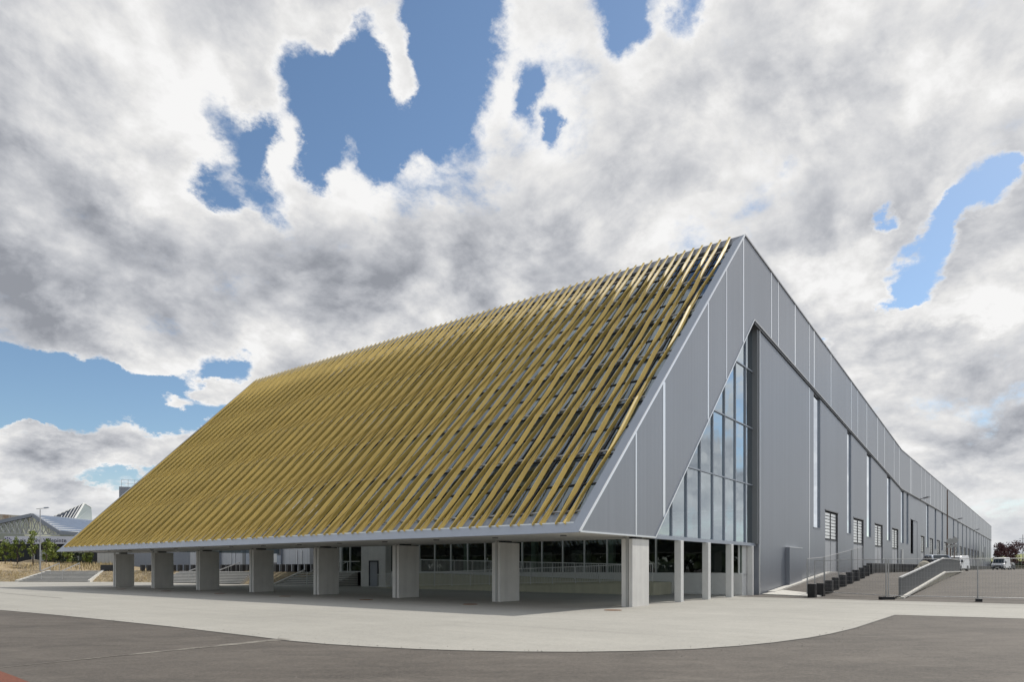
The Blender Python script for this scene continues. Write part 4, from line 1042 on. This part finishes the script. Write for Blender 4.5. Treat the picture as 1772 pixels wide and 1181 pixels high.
# ------------------------------------------------------------------ vehicles
def wheel(parent, x, y, r=.34, w=.22):
    g = MB(); g.tube((x,y-w/2,r),(x,y+w/2,r),r,k=20); o = obj('wheel', g, 'tyre', parent, local=True)
    g = MB(); g.tube((x,y-w/2-.01,r),(x,y+w/2+.01,r),r*.58,k=14); obj('rim', g, 'steel', o, local=True)
def vehicle(name, label, cat, loc, rz, prof, wdt, glass_, paint, wx, r=.34, lights=None, bumper=True):
    """prof: side outline (x forward, z); body narrows towards the roof"""
    t = thing(name, label, cat, loc, rz)
    zmax = max(z for x, z in prof)
    def yw(z): return wdt/2*(1-.16*max(0,(z-zmax*.5)/(zmax*.5))**1.5)
    g = MB(); rings = []
    n = len(prof)
    left = [(x, yw(z), z) for x, z in prof]; rightp = [(x, -yw(z), z) for x, z in prof]
    g.prism(left[::-1], rightp[::-1])
    obj('body', g, paint, t, local=True, bevel=.06)
    for nm, pts in glass_:
        g = MB(); g.prism([Vector(p) for p in pts[0]], [Vector(p) for p in pts[1]]); obj(nm, g, 'carglass', t, local=True)
    for x in wx:
        for s_ in (1,-1): wheel(t, x, s_*(wdt/2-.1), r)
    xf = max(x for x, z in prof)
    if lights:
        for s_ in (1,-1):
            g = MB(); g.box(xf-.2,xf+.02,s_*wdt*.36-.16,s_*wdt*.36+.16,lights-.1,lights+.1); obj('headlight', g, 'frame', t, local=True)
    if bumper:
        g = MB(); g.box(xf-.15,xf+.06,-wdt*.47,wdt*.47,.28,.62); obj('bumper', g, 'dark', t, local=True)
        g = MB(); g.box(xf+.0,xf+.03,-wdt*.25,wdt*.25,.66,.84); obj('grille', g, 'dark', t, local=True)
        g = MB(); g.box(xf+.06,xf+.075,-.26,.26,.4,.52); obj('licence_plate', g, 'white', t, local=True)
    for s_ in (1,-1):
        g = MB(); xm = xf-1.05; g.box(xm,xm+.12,s_*(wdt/2+.02)-.1,s_*(wdt/2+.02)+.12,zmax*.55,zmax*.55+.26); obj('mirror', g, 'dark', t, local=True)
    return t
van_prof = [(-2.6,.35),(2.3,.35),(2.4,.9),(2.3,1.12),(1.75,1.28),(1.2,2.12),(.8,2.34),(-2.5,2.4),(-2.65,2.2)]
def van_glass(w):
    W2 = w/2
    ws = ([(1.78,-W2*.84,1.3),(1.78,W2*.84,1.3),(1.27,W2*.74,2.06),(1.27,-W2*.74,2.06)], [(1.82,-W2*.84,1.33),(1.82,W2*.84,1.33),(1.31,W2*.74,2.09),(1.31,-W2*.74,2.09)])
    out = [('windscreen', ws)]
    for s_ in (1,-1):
        y0 = s_*W2*1.0; y1 = s_*W2*.90
        out.append(('side_window', ([(1.5,y0*.95,1.35),(.5,y0*.95,1.35),(.5,y1*.93,1.95),(1.15,y1*.93,1.95)], [(1.5,y0*1.0,1.36),(.5,y0*1.0,1.36),(.5,y1*1.0,1.96),(1.15,y1*1.0,1.96)])))
    return out
pv = cw(1732,131,PL)
vehicle('white_van', 'white high-roofed delivery van facing the camera at the far end of the side wall', 'van', tuple(pv), math.atan2(-pv.y,-pv.x)-.22, van_prof, 2.05, van_glass(2.05), 'carwhite', (-1.6,1.55), .36, .85)
pv = cw(1654,82,PL)
vehicle('white_van', 'white van mostly hidden behind the far end of the ramp parapet', 'van', tuple(pv), math.atan2(-pv.y,-pv.x)-.25, [(x*.92,z*.78) for x,z in van_prof], 1.8, [(n_, tuple([[(p[0]*.92,p[1]*.88,p[2]*.78) for p in s_] for s_ in g_])) for n_, g_ in van_glass(2.05)], 'carwhite', (-1.4,1.4), .33, .68)
car_prof = [(-2.1,.3),(2.1,.3),(2.15,.6),(2.0,.85),(1.0,1.0),(.35,1.45),(-1.1,1.5),(-1.9,1.1),(-2.15,.85)]
def car_glass(w, k=1.):
    W2 = w/2; f = lambda x, y, z: (x, y, z)
    ws = ([(1.02,-W2*.8,1.0),(1.02,W2*.8,1.0),(.42,W2*.68,1.42),(.42,-W2*.68,1.42)], [(1.06,-W2*.8,1.02),(1.06,W2*.8,1.02),(.46,W2*.68,1.44),(.46,-W2*.68,1.44)])
    out = [('windscreen', ws)]
    for s_ in (1,-1):
        a = s_*W2
        out.append(('side_window', ([(.85,a*.85,.98),(-1.5,a*.85,1.0),(-1.1,a*.8,1.4),(.4,a*.8,1.38)], [(.85,a*.985,.98),(-1.5,a*.985,1.0),(-1.1,a*.90,1.4),(.4,a*.90,1.38)])))
    return out
pv = cw(1624,66,PL)
vehicle('silver_car', 'silver-blue car parked behind the bend of the ramp parapet', 'car', tuple(pv), math.atan2(-pv.y,-pv.x)+.35, [(x,z*1.12) for x,z in car_prof], 1.8, [(n_, tuple([[(p[0],p[1],p[2]*1.12) for p in s_] for s_ in g_])) for n_, g_ in car_glass(1.8)], 'carsilver', (-1.3,1.3), .33, .8)
pv = cw(1744.5,140,PL)
vehicle('dark_car', 'small dark car peeping out behind the white van', 'car', tuple(pv), math.atan2(-pv.y,-pv.x)-.2, car_prof, 1.75, car_glass(1.75), 'dark', (-1.3,1.3), .33, .7)

# signs on poles
sg_ = thing('sign_post', 'pair of round sign backs with small plates on poles before the grey side wall', 'road sign', tuple(cw(1649,66,PL)), YAW-math.pi/2)
g = MB(); g.tube((-.25,0,-.05),(-.25,0,2.9),.04,k=8); g.tube((.12,0,-.05),(.12,0,3.4),.05,k=8); obj('pole', g, 'brownpole', sg_, local=True)
for x, z in ((-.33,2.95),(.18,3.05)):
    g = MB(); g.tube((x,-.03,z),(x,-.06,z),.30,k=24); obj('sign_disc', g, 'signback', sg_, local=True)
    g = MB(); g.box(x-.26,x+.26,-.065,-.03,z-.62,z-.38); obj('plate', g, 'signback', sg_, local=True)
tp = thing('tall_pole', 'tall thin rust-brown pole reaching the roof edge in front of the side wall', 'pole', tuple(cw(1639.3,84,PL)))
g = MB(); g.tube((0,0,0),(0,0,10.0),.085,.06,k=8); obj('pole_shaft', g, 'brownpole', tp, local=True)
g = MB(); g.tube((0,0,0),(0,0,.12),.16,k=10); obj('base_plate', g, 'steel', tp, local=True)
# rubble behind the parapet
rr = random.Random(33)
def rock(px, dep, s_, label, m='stone'):
    g = MB(); import bmesh
    bm = bmesh.new(); bmesh.ops.create_icosphere(bm, subdivisions=2, radius=1)
    for v in bm.verts: v.co = Vector((v.co.x*s_[0], v.co.y*s_[1], v.co.z*s_[2]))*rr.uniform(.8,1.12)
    me = bpy.data.meshes.new('boulder'); bm.to_mesh(me); bm.free(); me.materials.append(M[m])
    o = bpy.data.objects.new('boulder', me); COL.objects.link(o); o.location = cw(px,dep,PL+s_[2]*.6); o.rotation_euler = (rr.uniform(-.3,.3),rr.uniform(-.3,.3),rr.uniform(0,3))
    return tag(o, label, 'rubble', 'rubble behind the parapet')
rock(1590,56,(.36,.4,.32),'small pale boulder at the left foot of the rubble heap behind the parapet')
rock(1600,58,(.62,.6,.62),'largest pale boulder in the rubble heap behind the parapet')
rock(1608,57,(.45,.5,.4),'low boulder against the parapet right of the largest one')
ex = thing('machine', 'small black and yellow machine standing behind the rubble heap beside the silver car', 'machine', tuple(cw(1605,62,PL)), .4)
g = MB(); g.box(-.45,.45,-.3,.3,.45,.95); obj('engine', g, 'dark', ex, local=True, bevel=.05)
g = MB(); g.box(-.3,.35,-.25,.25,.95,1.35); obj('hood', g, 'dark', ex, local=True, bevel=.05)
g = MB(); g.tube((-.2,0,1.3),(-.2,0,1.55),.05,k=8); obj('exhaust', g, 'steel', ex, local=True)
g = MB(); g.tube((-.3,-.35,.25),(-.3,.35,.25),.25,k=14); g.tube((.3,-.35,.25),(.3,.35,.25),.25,k=14); obj('wheels', g, 'tyre', ex, local=True)

# belts of woodland round the site, mirrored in the glass
def belt(name, A, B, n, h, seed):
    rr = random.Random(seed); g = MB(); A = Vector(A); B = Vector(B); side = Vector((-(B-A).y, (B-A).x, 0)).normalized()
    for _ in range(n):
        t = rr.random(); top = h*(.7+.3*math.sin(t*37+seed)*math.sin(t*91)); p = A.lerp(B,t)+side*rr.uniform(-5,5)+Vector((0,0,top*rr.random()**.6))
        s_ = rr.uniform(.5,1.3); q = Euler((rr.uniform(0,6.28),rr.uniform(0,6.28),rr.uniform(0,6.28))).to_matrix(); n0 = len(g.v)
        for co in ((-.5,-.4,0),(.5,-.5,0),(.6,.4,.2),(-.4,.5,0)): g.v.append(tuple(p+q@Vector(co)*s_*1.5))
        g.f.append((n0,n0+1,n0+2,n0+3))
    struct(obj(name, g, 'leafdark'), 'stuff')
belt('woodland', (-75,-150,0), (-75,220,0), 9000, 11, 1)
belt('woodland', (-70,-150,0), (380,-150,0), 9000, 12, 2)
